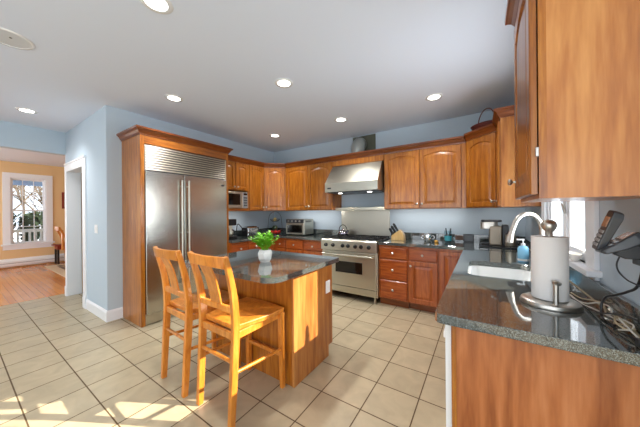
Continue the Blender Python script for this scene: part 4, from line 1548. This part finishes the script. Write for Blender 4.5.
# toaster oven
c = V(-3.02, 3.86, GT)
t = thing('toaster_oven', 'stainless toaster oven with four knobs along the top on the back worktop', 'toaster oven', c)
TX0, TX1, TY0, TY1, TZ0, TZ1 = -3.255, -2.80, 3.72, 4.03, GT + 0.016, GT + 0.315
MB().box(TX0, TX1, TY0, TY1, TZ0, TZ1).build('body', 'steel', t, bevel=0.008)
MB().box(TX0 + 0.01, TX1 - 0.01, TY0 - 0.008, TY0, TZ1 - 0.075, TZ1 - 0.005).build('control_strip', 'charcoal', t)
for k in range(4):
    MB().lathe([(0.019, 0), (0.017, 0.014), (0.006, 0.016)], (TX0 + 0.075 + k * 0.092, TY0 - 0.008, TZ1 - 0.04), (0, -1, 0), 14).build('knob', 'satin', t, smooth=40)
dr = MB().box(TX0 + 0.012, TX1 - 0.012, TY0 - 0.014, TY0, TZ0 + 0.015, TZ1 - 0.08).build('door', 'steel', t, bevel=0.003)
MB().box(TX0 + 0.045, TX1 - 0.045, TY0 - 0.016, TY0 - 0.014, TZ0 + 0.035, TZ1 - 0.115).build('window', 'dark_glass', dr)
mb = MB()
mb.cyl((TX0 + 0.06, TY0 - 0.045, TZ1 - 0.098), (TX1 - 0.06, TY0 - 0.045, TZ1 - 0.098), 0.008, seg=10)
for x in (TX0 + 0.08, TX1 - 0.08):
    mb.cyl((x, TY0 - 0.014, TZ1 - 0.098), (x, TY0 - 0.045, TZ1 - 0.098), 0.005, seg=8)
mb.build('handle', 'satin', dr, smooth=40)
for x in (TX0 + 0.04, TX1 - 0.04):
    for y in (TY0 + 0.04, TY1 - 0.04):
        MB().cyl((x, y, GT + 0.0005), (x, y, TZ0), 0.012, seg=10).build('foot', 'black', t)
mb = MB()
for k in range(9):
    mb.box(TX1, TX1 + 0.0015, TY0 + 0.05 + k * 0.022, TY0 + 0.06 + k * 0.022, TZ1 - 0.06, TZ1 - 0.03)
mb.build('vents', 'charcoal', t)

# kettle on the range
c = V(-2.06, 3.885, 0.9505)
t = thing('kettle', 'round steel kettle with a hoop handle on the rear left burner', 'kettle', c)
MB().lathe([(0.075, 0), (0.088, 0.008), (0.092, 0.03), (0.082, 0.06), (0.05, 0.082), (0.035, 0.086)], c, seg=24).build('body', 'purple', t, smooth=60)
MB().lathe([(0.034, 0.086), (0.030, 0.094), (0.010, 0.098), (0.010, 0.104), (0.014, 0.112), (0.0, 0.118)], c, seg=16).build('lid', 'purple', t, smooth=50)
MB().tube(smooth_path([c + V(0.075, -0.02, 0.045), c + V(0.105, -0.028, 0.062), c + V(0.125, -0.034, 0.088)], 4), 0.013, 10).build('spout', 'purple', t, smooth=60)
MB().tube([c + V(0.082 * math.cos(a), 0.0, 0.065 + 0.115 * math.sin(a)) for a in [PI * k / 16 for k in range(17)]], 0.007, 8).build('handle', 'black', t, smooth=60)

# ------------------------------------------------------------------ small things on the right worktop
# knife block
c = V(-1.07, 3.85, GT)
t = thing('knife_block', 'slanted pale wood knife block with black handled knives beside the range', 'knife block', c)
mb = MB()
mb.prism([(c.x - 0.105, c.y - 0.05, GT + 0.0005), (c.x + 0.09, c.y - 0.05, GT + 0.0005), (c.x + 0.085, c.y - 0.05, GT + 0.09), (c.x + 0.03, c.y - 0.05, GT + 0.165), (c.x - 0.10, c.y - 0.05, GT + 0.07)], (0, 0.10, 0))
mb.build('block', 'block', t, bevel=0.004)
ax = V(-0.50, 0, 0.866)
kn = 0
for i in range(3):
    for j in range(3):
        p = V(c.x - 0.085 + i * 0.037, c.y - 0.032 + j * 0.032, GT + 0.083 + i * 0.0271)
        mb = MB()
        q = p + ax * (0.105 + 0.012 * (i + j % 2))
        mb.sweep_rect([p - ax * 0.004, p + ax * 0.03, q], [0.016, 0.018, 0.021], [0.011, 0.012, 0.012], (0.72, 0, 0.69))
        MBk = mb.build('kitchen_knife', 'black', origin=p, bevel=0.003)
        tag(MBk, 'black handled kitchen knife slotted in the pale wood knife block', 'knife', 'knives in the block')
# sugar bowl
c = V(-0.655, 3.86, GT)
t = thing('sugar_bowl', 'small steel pot with two side handles and lid on the back worktop', 'pot', c)
MB().lathe([(0.042, 0.0005), (0.051, 0.012), (0.053, 0.075), (0.049, 0.105)], c, seg=22).build('bowl', 'chrome', t, smooth=50)
MB().lathe([(0.051, 0.105), (0.046, 0.114), (0.012, 0.122), (0.012, 0.130), (0.0, 0.136)], c, seg=22).build('lid', 'chrome', t, smooth=50)
for s in (-1, 1):
    MB().tube(smooth_path([c + V(s * 0.055, 0, 0.085), c + V(s * 0.088, 0, 0.085), c + V(s * 0.085, 0, 0.05), c + V(s * 0.057, 0, 0.04)], 4), 0.0055, 8).build('handle', 'chrome', t, smooth=60)
tag(MB().lathe([(0.022, 0.0005), (0.028, 0.012), (0.024, 0.03), (0.012, 0.036)], (-0.53, 3.80, GT), seg=14).build('votive_candle', 'amber', origin=(-0.53, 3.80, GT), smooth=60), 'tiny amber glass votive between the steel pot and the tumbler', 'candle')
# tumbler
c = V(-0.385, 3.82, GT)
t = thing('tumbler', 'glass tumbler with a teal printed band on the back worktop', 'glass', c)
MB().lathe([(0.040, 0.0005), (0.048, 0.17), (0.045, 0.17), (0.038, 0.008)], c, seg=24).build('glass', 'tumbler', t, smooth=50)
MB().lathe([(0.0425, 0.035), (0.0465, 0.10), (0.0455, 0.10), (0.0415, 0.035)], c, seg=24, cap0=False, cap1=False).build('printed_band', 'teal', t, smooth=50)
for k, (dx, dy) in enumerate(((-0.012, 0.008), (0.014, -0.004))):
    p0 = c + V(dx * 0.6, dy * 0.6, 0.012)
    p1 = c + V(dx * 2.4, dy * 2.4, 0.205)
    tag(MB().cyl(p0, p1, 0.006, 0.008, seg=10).build('whisk_handle', 'charcoal', origin=p0), ('dark utensil handle leaning left in the teal tumbler', 'dark utensil handle leaning right in the teal tumbler')[k], 'utensil', 'utensils in the tumbler')
# trivet leaning on backsplash
t = thing('picture_frame', 'small black square frame leaning on the granite backsplash', 'frame', (-0.14, 4.06, GT))
mb = MB()
fx0, fx1, fz0, fz1 = -0.215, -0.085, GT + 0.001, GT + 0.115
for a, b, cc, d in ((fx0, fx0 + 0.016, fz0, fz1), (fx1 - 0.016, fx1, fz0, fz1), (fx0 + 0.016, fx1 - 0.016, fz0, fz0 + 0.016), (fx0 + 0.016, fx1 - 0.016, fz1 - 0.016, fz1)):
    mb.box(a, b, 4.062, 4.076, cc, d)
mb.build('frame', 'black', t)
MB().box(fx0 + 0.016, fx1 - 0.016, 4.068, 4.076, fz0 + 0.016, fz1 - 0.016).build('backing', 'charcoal', t)
# single-serve coffee maker on a tray
t = thing('wire_tray', 'low black wire tray holding the bronze coffee machine', 'tray', (0.16, 3.72, GT))
MB().box(-0.02, 0.39, 3.56, 3.93, GT + 0.0005, GT + 0.012).build('tray', 'black', t, bevel=0.003)
mb = MB()
mb.tube([V(p[0], p[1], GT + 0.03) for p in rrect(-0.02, 0.39, 3.56, 3.93, 0.03)], 0.004, 6, closed=True)
for x, y in ((-0.02, 3.62), (-0.02, 3.87), (0.10, 3.56), (0.28, 3.56), (0.39, 3.62), (0.39, 3.87), (0.10, 3.93), (0.28, 3.93)):
    mb.cyl((x, y, GT + 0.008), (x, y, GT + 0.03), 0.003, seg=6)
mb.build('rail', 'black', t, smooth=60)
c = V(0.115, 3.80, GT + 0.013)
t = thing('coffee_machine', 'bronze single-cup coffee machine with silver brew head in the corner', 'coffee machine', c)
MB().box(c.x - 0.03, c.x + 0.10, c.y - 0.09, c.y + 0.11, c.z, c.z + 0.24).build('body', 'bronze', t, bevel=0.015, seg=3)
MB().box(c.x - 0.115, c.x - 0.03, c.y - 0.075, c.y + 0.075, c.z, c.z + 0.022).build('drip_tray', 'black', t, bevel=0.006)
mb = MB()
mb.rings([[V(c.x + a, c.y + b, c.z + h) for a, b in rrect(-0.125, 0.06, -0.085, 0.085, 0.05)] for h in (0.20, 0.29)])
mb.build('brew_head', 'satin', t, bevel=0.008, smooth=40)
mb = MB()
mb.rings([[V(c.x + a, c.y + b, c.z + h) for a, b in rrect(-0.115, 0.10, -0.08, 0.10, 0.05)] for h in (0.29, 0.315)])
mb.build('lid', 'charcoal', t, bevel=0.006, smooth=40)
MB().box(c.x + 0.10, c.x + 0.165, c.y - 0.08, c.y + 0.10, c.z, c.z + 0.255).build('water_tank', 'charcoal', t, bevel=0.012)
c = V(0.288, 3.635, GT + 0.013)
t = thing('canister', 'pale bronze lidded canister beside the single-cup coffee machine', 'canister', c)
MB().lathe([(0.048, 0), (0.05, 0.004), (0.05, 0.125)], c, seg=24).build('body', 'beige_enamel', t, smooth=40)
MB().lathe([(0.051, 0.125), (0.051, 0.145), (0.02, 0.152), (0.016, 0.165), (0.0, 0.168)], c, seg=24).build('lid', 'beige_enamel', t, smooth=40)
# soap bottle
c = V(0.300, 2.715, GT)
t = thing('soap_dispenser', 'pump bottle of blue soap behind the sink', 'soap bottle', c)
MB().lathe([(0.036, 0.0005), (0.039, 0.006), (0.039, 0.11), (0.030, 0.132), (0.014, 0.142)], c, seg=22).build('bottle', 'blue_soap', t, smooth=50)
MB().lathe([(0.0395, 0.012), (0.0395, 0.03)], c, seg=22, cap0=False, cap1=False).build('label_band', 'white_plastic', t, smooth=50)
mb = MB()
mb.lathe([(0.015, 0.142), (0.015, 0.158), (0.005, 0.16), (0.005, 0.185)], c, seg=14)
mb.box(c.x - 0.045, c.x + 0.010, c.y - 0.008, c.y + 0.008, c.z + 0.185, c.z + 0.197)
mb.build('pump', 'white_plastic', t, smooth=40)

# paper towel holder
c = V(0.266, 1.550, GT)
t = thing('paper_towel_holder', 'steel paper towel holder with round base and ball finial', 'towel holder', c)
MB().lathe([(0.108, 0.0005), (0.110, 0.006), (0.105, 0.020), (0.092, 0.027), (0.0, 0.028)], c, seg=48).build('base', 'satin', t, smooth=40)
MB().cyl(c + V(0, 0, 0.027), c + V(0, 0, 0.345), 0.008).build('post', 'satin', t, smooth=40)
MB().lathe([(0.014, 0.318), (0.014, 0.338), (0.022, 0.348), (0.029, 0.366), (0.027, 0.382), (0.016, 0.394), (0.0, 0.397)], c, seg=24).build('finial', 'satin', t, smooth=60)
ap = c + V(0.006, -0.086, 0)
mb = MB()
mb.cyl(ap + V(0, 0, 0.024), ap + V(0, 0, 0.118), 0.0095, seg=14)
mb.lathe([(0.010, 0), (0.017, 0.004), (0.017, 0.010), (0.008, 0.014)], ap + V(0, 0, 0.115), (0.3, -0.3, 1), 16)
mb.build('tension_arm', 'satin', t, smooth=40)
t2 = thing('paper_towel_roll', 'white roll of paper towels standing on the steel holder', 'paper towels', c + V(0, 0, 0.03))
mb = MB()
mb.lathe([(0.021, 0.031), (0.0645, 0.031), (0.0655, 0.033), (0.0655, 0.315), (0.0645, 0.317), (0.021, 0.317)], c, seg=48, cap0=False, cap1=False)
mb.lathe([(0.021, 0.317), (0.0205, 0.031)], c, seg=48, cap0=False, cap1=False)
mb.build('towels', 'paper', t2, smooth=40)
MB().lathe([(0.0205, 0.031), (0.0205, 0.316), (0.0185, 0.316), (0.0185, 0.031)], c, seg=32, cap0=False, cap1=False).build('core', 'beige_enamel', t2, smooth=40)

# bowl on the sill
c = V(0.455, 2.02, WZ0)
t = thing('dish', 'white oval dish on the sill of the sink window', 'dish', c)
MB().lathe([(0.03, 0.0005), (0.045, 0.006), (0.07, 0.03), (0.075, 0.042), (0.070, 0.042), (0.04, 0.012), (0.0, 0.009)], c, seg=28, sx=0.38).build('bowl', 'ceramic', t, smooth=50)
# ornament hanging in the window
c = V(0.475, 2.335, 1.365)
t = thing('window_ornament', 'small silver leaf ornament hanging in the sink window', 'ornament', c)
mb = MB()
rr = []
for s, w in ((-0.06, 0.002), (-0.03, 0.014), (0.0, 0.018), (0.03, 0.012), (0.065, 0.002)):
    p = c + V(0, s * 0.8, s * 0.6)
    rr.append([p + V(0.003, 0, w), p + V(0.003, 0, -w), p + V(-0.003, 0, -w), p + V(-0.003, 0, w)])
mb.rings(rr).build('leaf', 'satin', t)
MB().cyl(c + V(0, 0, 0.012), (0.479, 2.335, WZ1 - 0.005), 0.0012, seg=5).build('thread', 'wire_white', t)

# phone on its wall bracket
t = thing('cordless_phone_cradle', 'charcoal phone cradle with display on a bracket at the right wall', 'phone cradle', (0.39, 1.27, 1.2))
P0, P1 = V(0.338, 1.250, 1.212), V(0.424, 1.250, 1.283)
axd = (P1 - P0).normalized()
wv = V(0.30, 0.95, 0.20).normalized()
wv = (wv - axd * wv.dot(axd)).normalized()
nrm = axd.cross(wv).normalized()
if nrm.z < 0:
    nrm = -nrm
mb = MB()
rr = []
for f, w, th in ((0, 0.060, 0.010), (0.08, 0.072, 0.018), (0.45, 0.076, 0.030), (0.85, 0.076, 0.036), (1.0, 0.066, 0.026)):
    p = P0.lerp(P1, f)
    rr.append([p + wv * sa * w / 2 + nrm * sb for sa, sb in ((-1, -th), (1, -th), (1, 0.0), (-1, 0.0))])
mb.rings(rr)
mb.build('cradle', 'charcoal', t, bevel=0.005, seg=3)
mb = MB()
p = P0.lerp(P1, 0.60)
q = P0.lerp(P1, 0.92)
mb.rings([[x + wv * sa * 0.026 + nrm * h for x, sa in ((p, -1), (p, 1), (q, 1), (q, -1))] for h in (0.0005, 0.003)])
mb.build('display', 'screen', t)
mb = MB()
for i in range(2):
    for j in range(3):
        o = P0.lerp(P1, 0.32 + 0.14 * i) + wv * (j - 1) * 0.02
        mb.rings([[o + wv * a + axd * b + nrm * h for a, b in ((-0.007, -0.005), (0.007, -0.005), (0.007, 0.005), (-0.007, 0.005))] for h in (0.0005, 0.003)])
mb.build('buttons', 'grey_plastic', t)
mb = MB()
mb.prism([(0.372, 1.235, 1.205), (0.424, 1.235, 1.247), (0.450, 1.235, 1.210), (0.450, 1.235, 1.190), (0.400, 1.235, 1.190)], (0, 0.045, 0))
mb.box(0.440, XR - 0.0005, 1.215, 1.315, 1.165, 1.245)
mb.build('bracket', 'black', t, bevel=0.003)
t = thing('telephone_handset', 'black cordless handset with number keys standing in its cradle', 'telephone', (0.335, 1.26, 1.22))
H0, H1 = V(0.333, 1.262, 1.216), V(0.372, 1.245, 1.352)
axd = (H1 - H0).normalized()
fn = V(-0.80, -0.05, 0.2)
fn = (fn - axd * fn.dot(axd)).normalized()
sd = axd.cross(fn).normalized()
mb = MB()
rr = []
for f, w, th in ((0, 0.034, 0.012), (0.05, 0.042, 0.020), (0.5, 0.044, 0.025), (0.85, 0.046, 0.029), (0.97, 0.042, 0.026), (1.0, 0.032, 0.016)):
    p = H0.lerp(H1, f)
    rr.append([p + sd * sa * w / 2 + fn * sb for sa, sb in ((-1, -th), (1, -th), (1, 0), (-1, 0))])
mb.rings(rr)
mb.build('shell', 'charcoal', t, bevel=0.006, seg=3)
mb = MB()
for i in range(4):
    for j in range(3):
        o = H0.lerp(H1, 0.14 + 0.11 * i) + sd * (j - 1) * 0.012
        mb.rings([[o + sd * a + axd * b + fn * h for a, b in ((-0.0045, -0.005), (0.0045, -0.005), (0.0045, 0.005), (-0.0045, 0.005))] for h in (0.0004, 0.003)])
mb.build('keypad', 'grey_plastic', t)
mb = MB()
o = H0.lerp(H1, 0.72)
mb.rings([[o + sd * a + axd * b + fn * h for a, b in ((-0.016, -0.018), (0.016, -0.018), (0.016, 0.018), (-0.016, 0.018))] for h in (0.0004, 0.002)])
mb.build('display', 'screen', t)

# cords and cables on the granite by the wall
z = GT + 0.004
CG = 'cords by the phone'


def cord(name, pts, r, mat, label):
    o = MB().tube(smooth_path(pts, 7), r, 8).build(name, mat, origin=pts[len(pts) // 2], smooth=60)
    tag(o, label, 'cord', CG)


cord('power_cord', [(0.472, 1.33, 1.165), (0.468, 1.36, 1.08), (0.455, 1.40, 1.045), (0.440, 1.44, 1.02), (0.425, 1.475, 1.00), (0.414, 1.485, 0.965), (0.410, 1.47, z + 0.004), (0.405, 1.43, z + 0.001), (0.415, 1.37, z + 0.001)], 0.0045, 'black', 'thick black power cord drooping from the phone bracket to the granite')
cord('phone_cable', [(0.395, 1.262, 1.195), (0.392, 1.275, 1.165), (0.405, 1.30, 1.135), (0.430, 1.315, 1.105), (0.462, 1.325, 1.085), (0.470, 1.30, 1.06)], 0.0025, 'charcoal', 'thin dark cable looping just under the phone cradle')
cord('cable', [(0.379, 1.774, z), (0.388, 1.62, z), (0.407, 1.55, z + 0.004), (0.436, 1.49, z), (0.447, 1.40, z + 0.006), (0.425, 1.34, z)], 0.0035, 'wire_white', 'off-white cable running from behind the paper towels along the backsplash')
cord('cable', [(0.395, 1.81, z), (0.406, 1.704, z + 0.004), (0.440, 1.66, z + 0.012), (0.448, 1.60, z + 0.02), (0.44, 1.54, z + 0.01), (0.43, 1.50, z)], 0.003, 'wire_beige', 'pale cable arching beside the paper towel base, farthest from the camera')
cord('cable', [(0.424, 1.407, z), (0.445, 1.36, z + 0.012), (0.44, 1.30, z + 0.022), (0.425, 1.32, z + 0.012), (0.417, 1.37, z + 0.016), (0.436, 1.42, z + 0.022), (0.449, 1.36, z + 0.012), (0.447, 1.28, z)], 0.0035, 'wire_beige', 'beige cable knotted in loops under the phone')
cord('cable', [(0.414, 1.336, z), (0.432, 1.30, z + 0.018), (0.447, 1.33, z + 0.026), (0.444, 1.39, z + 0.022), (0.428, 1.37, z + 0.03), (0.426, 1.28, z + 0.02), (0.44, 1.24, z)], 0.003, 'wire_white', 'thin off-white cable knotted over the beige loops under the phone')
cord('cable', [(0.372, 1.70, z), (0.392, 1.58, z), (0.40, 1.48, z + 0.012), (0.42, 1.42, z + 0.03), (0.44, 1.37, z + 0.045), (0.452, 1.31, z + 0.05)], 0.003, 'black', 'thin black cable crossing the pale cables on the granite')
cord('cable', [(0.385, 1.66, z), (0.400, 1.60, z + 0.01), (0.425, 1.56, z + 0.03), (0.440, 1.50, z + 0.035), (0.430, 1.45, z + 0.02), (0.412, 1.47, z + 0.012), (0.402, 1.53, z)], 0.003, 'wire_white', 'off-white cable in one raised loop right of the paper towel base')
t = thing('charger_block', 'black charger brick at the right edge among the cables', 'charger', (0.435, 1.205, GT))
MB().box(0.412, 0.454, 1.175, 1.222, GT + 0.0005, GT + 0.028).build('case', 'black', t, bevel=0.005)
MB().tube(smooth_path([(0.43, 1.222, GT + 0.014), (0.42, 1.26, GT + 0.010), (0.405, 1.31, z)]), 0.0028, 6).build('cord', 'black', t, smooth=60)

# wicker basket on the corner cabinet
c = V(0.04, 3.70, UT2 + 0.087)
t = thing('wicker_basket', 'dark red wicker basket with hoop handle on top of the corner cabinet', 'basket', c)
dv = V(0.74, -0.67, 0)
dw = V(0.67, 0.74, 0)


def ov(a, b, h, n=28):
    return [c + dv * (a * math.cos(2 * PI * k / n)) + dw * (b * math.sin(2 * PI * k / n)) + V(0, 0, h) for k in range(n)]


MB().rings([ov(0.11, 0.07, 0.0005), ov(0.14, 0.09, 0.03), ov(0.165, 0.105, 0.07), ov(0.158, 0.10, 0.07), ov(0.13, 0.082, 0.03), ov(0.10, 0.06, 0.008)]).build('bowl', 'wicker', t, smooth=60)
mb = MB()
for h, a, b in ((0.02, 0.133, 0.087), (0.045, 0.153, 0.098), (0.072, 0.167, 0.107)):
    mb.tube(ov(a, b, h), 0.006, 6, closed=True)
mb.build('weave', 'wicker', t, smooth=60)
MB().tube([c + dw * (0.02) + dv * (0.12 * math.cos(a) + 0.015) + V(0, 0, 0.07 + 0.20 * math.sin(a)) for a in [PI * k / 20 for k in range(21)]], 0.006, 8).build('handle', 'wicker', t, smooth=60)

# ------------------------------------------------------------------ ceiling: downlights and speaker
SPOTS = [((-1.756, 0.755), 'round recessed ceiling light at the top edge, nearest the camera'),
         ((-3.043, 1.494), 'round recessed ceiling light in front of the refrigerator'),
         ((-1.737, 1.972), 'round recessed ceiling light above the island'),
         ((-0.463, 3.223), 'round recessed ceiling light in front of the right-hand wall cabinets'),
         ((-1.726, 3.219), 'round recessed ceiling light in front of the range hood'),
         ((-3.053, 3.216), 'round recessed ceiling light in front of the left corner cabinet'),
         ((-4.991, 0.591), 'round recessed ceiling light near the opening to the hall')]
first = None
for (x, y), lab in SPOTS:
    if first is None:
        t = thing('ceiling_light', lab, 'ceiling light', (x, y, ZC), 0, 'recessed ceiling lights')
        MB().lathe([(0.066, -0.001), (0.066, -0.006), (0.088, -0.009), (0.098, -0.001)], (0, 0, 0), seg=36, cap0=False, cap1=False).build('trim_ring', 'white_enamel', t, local=True, smooth=60)
        MB().lathe([(0.001, -0.004), (0.066, -0.004), (0.066, -0.001)], (0, 0, 0), seg=36).build('lens', 'lamp', t, local=True)
        first = t
    else:
        copy_thing(first, (x, y, ZC), 0, lab)
    ld = bpy.data.lights.new('downlight_lamp', 'SPOT')
    ld.energy = 116
    ld.spot_size = math.radians(128)
    ld.spot_blend = 1.0
    ld.shadow_soft_size = 0.06
    ld.color = (1.0, 0.985, 0.965)
    lo = bpy.data.objects.new('downlight_lamp', ld)
    COL.objects.link(lo)
    lo.location = (x, y, ZC - 0.02)
t = thing('ceiling_speaker', 'round grey speaker grille in the ceiling near the left edge', 'speaker', (-3.06, 0.27, ZC))
sc = V(-3.06, 0.27, ZC)
MB().lathe([(0.118, -0.001), (0.120, -0.008), (0.134, -0.008), (0.14, -0.001)], sc, seg=40, cap0=False, cap1=False).build('rim', 'white_enamel', t, smooth=60)
MB().lathe([(0.001, -0.006), (0.119, -0.006), (0.119, -0.001)], sc, seg=40).build('grille', 'grille_grey', t)
MB().lathe([(0.008, -0.008), (0.008, -0.006)], sc + V(0.03, 0.01, 0), seg=10).build('indicator', 'black', t)
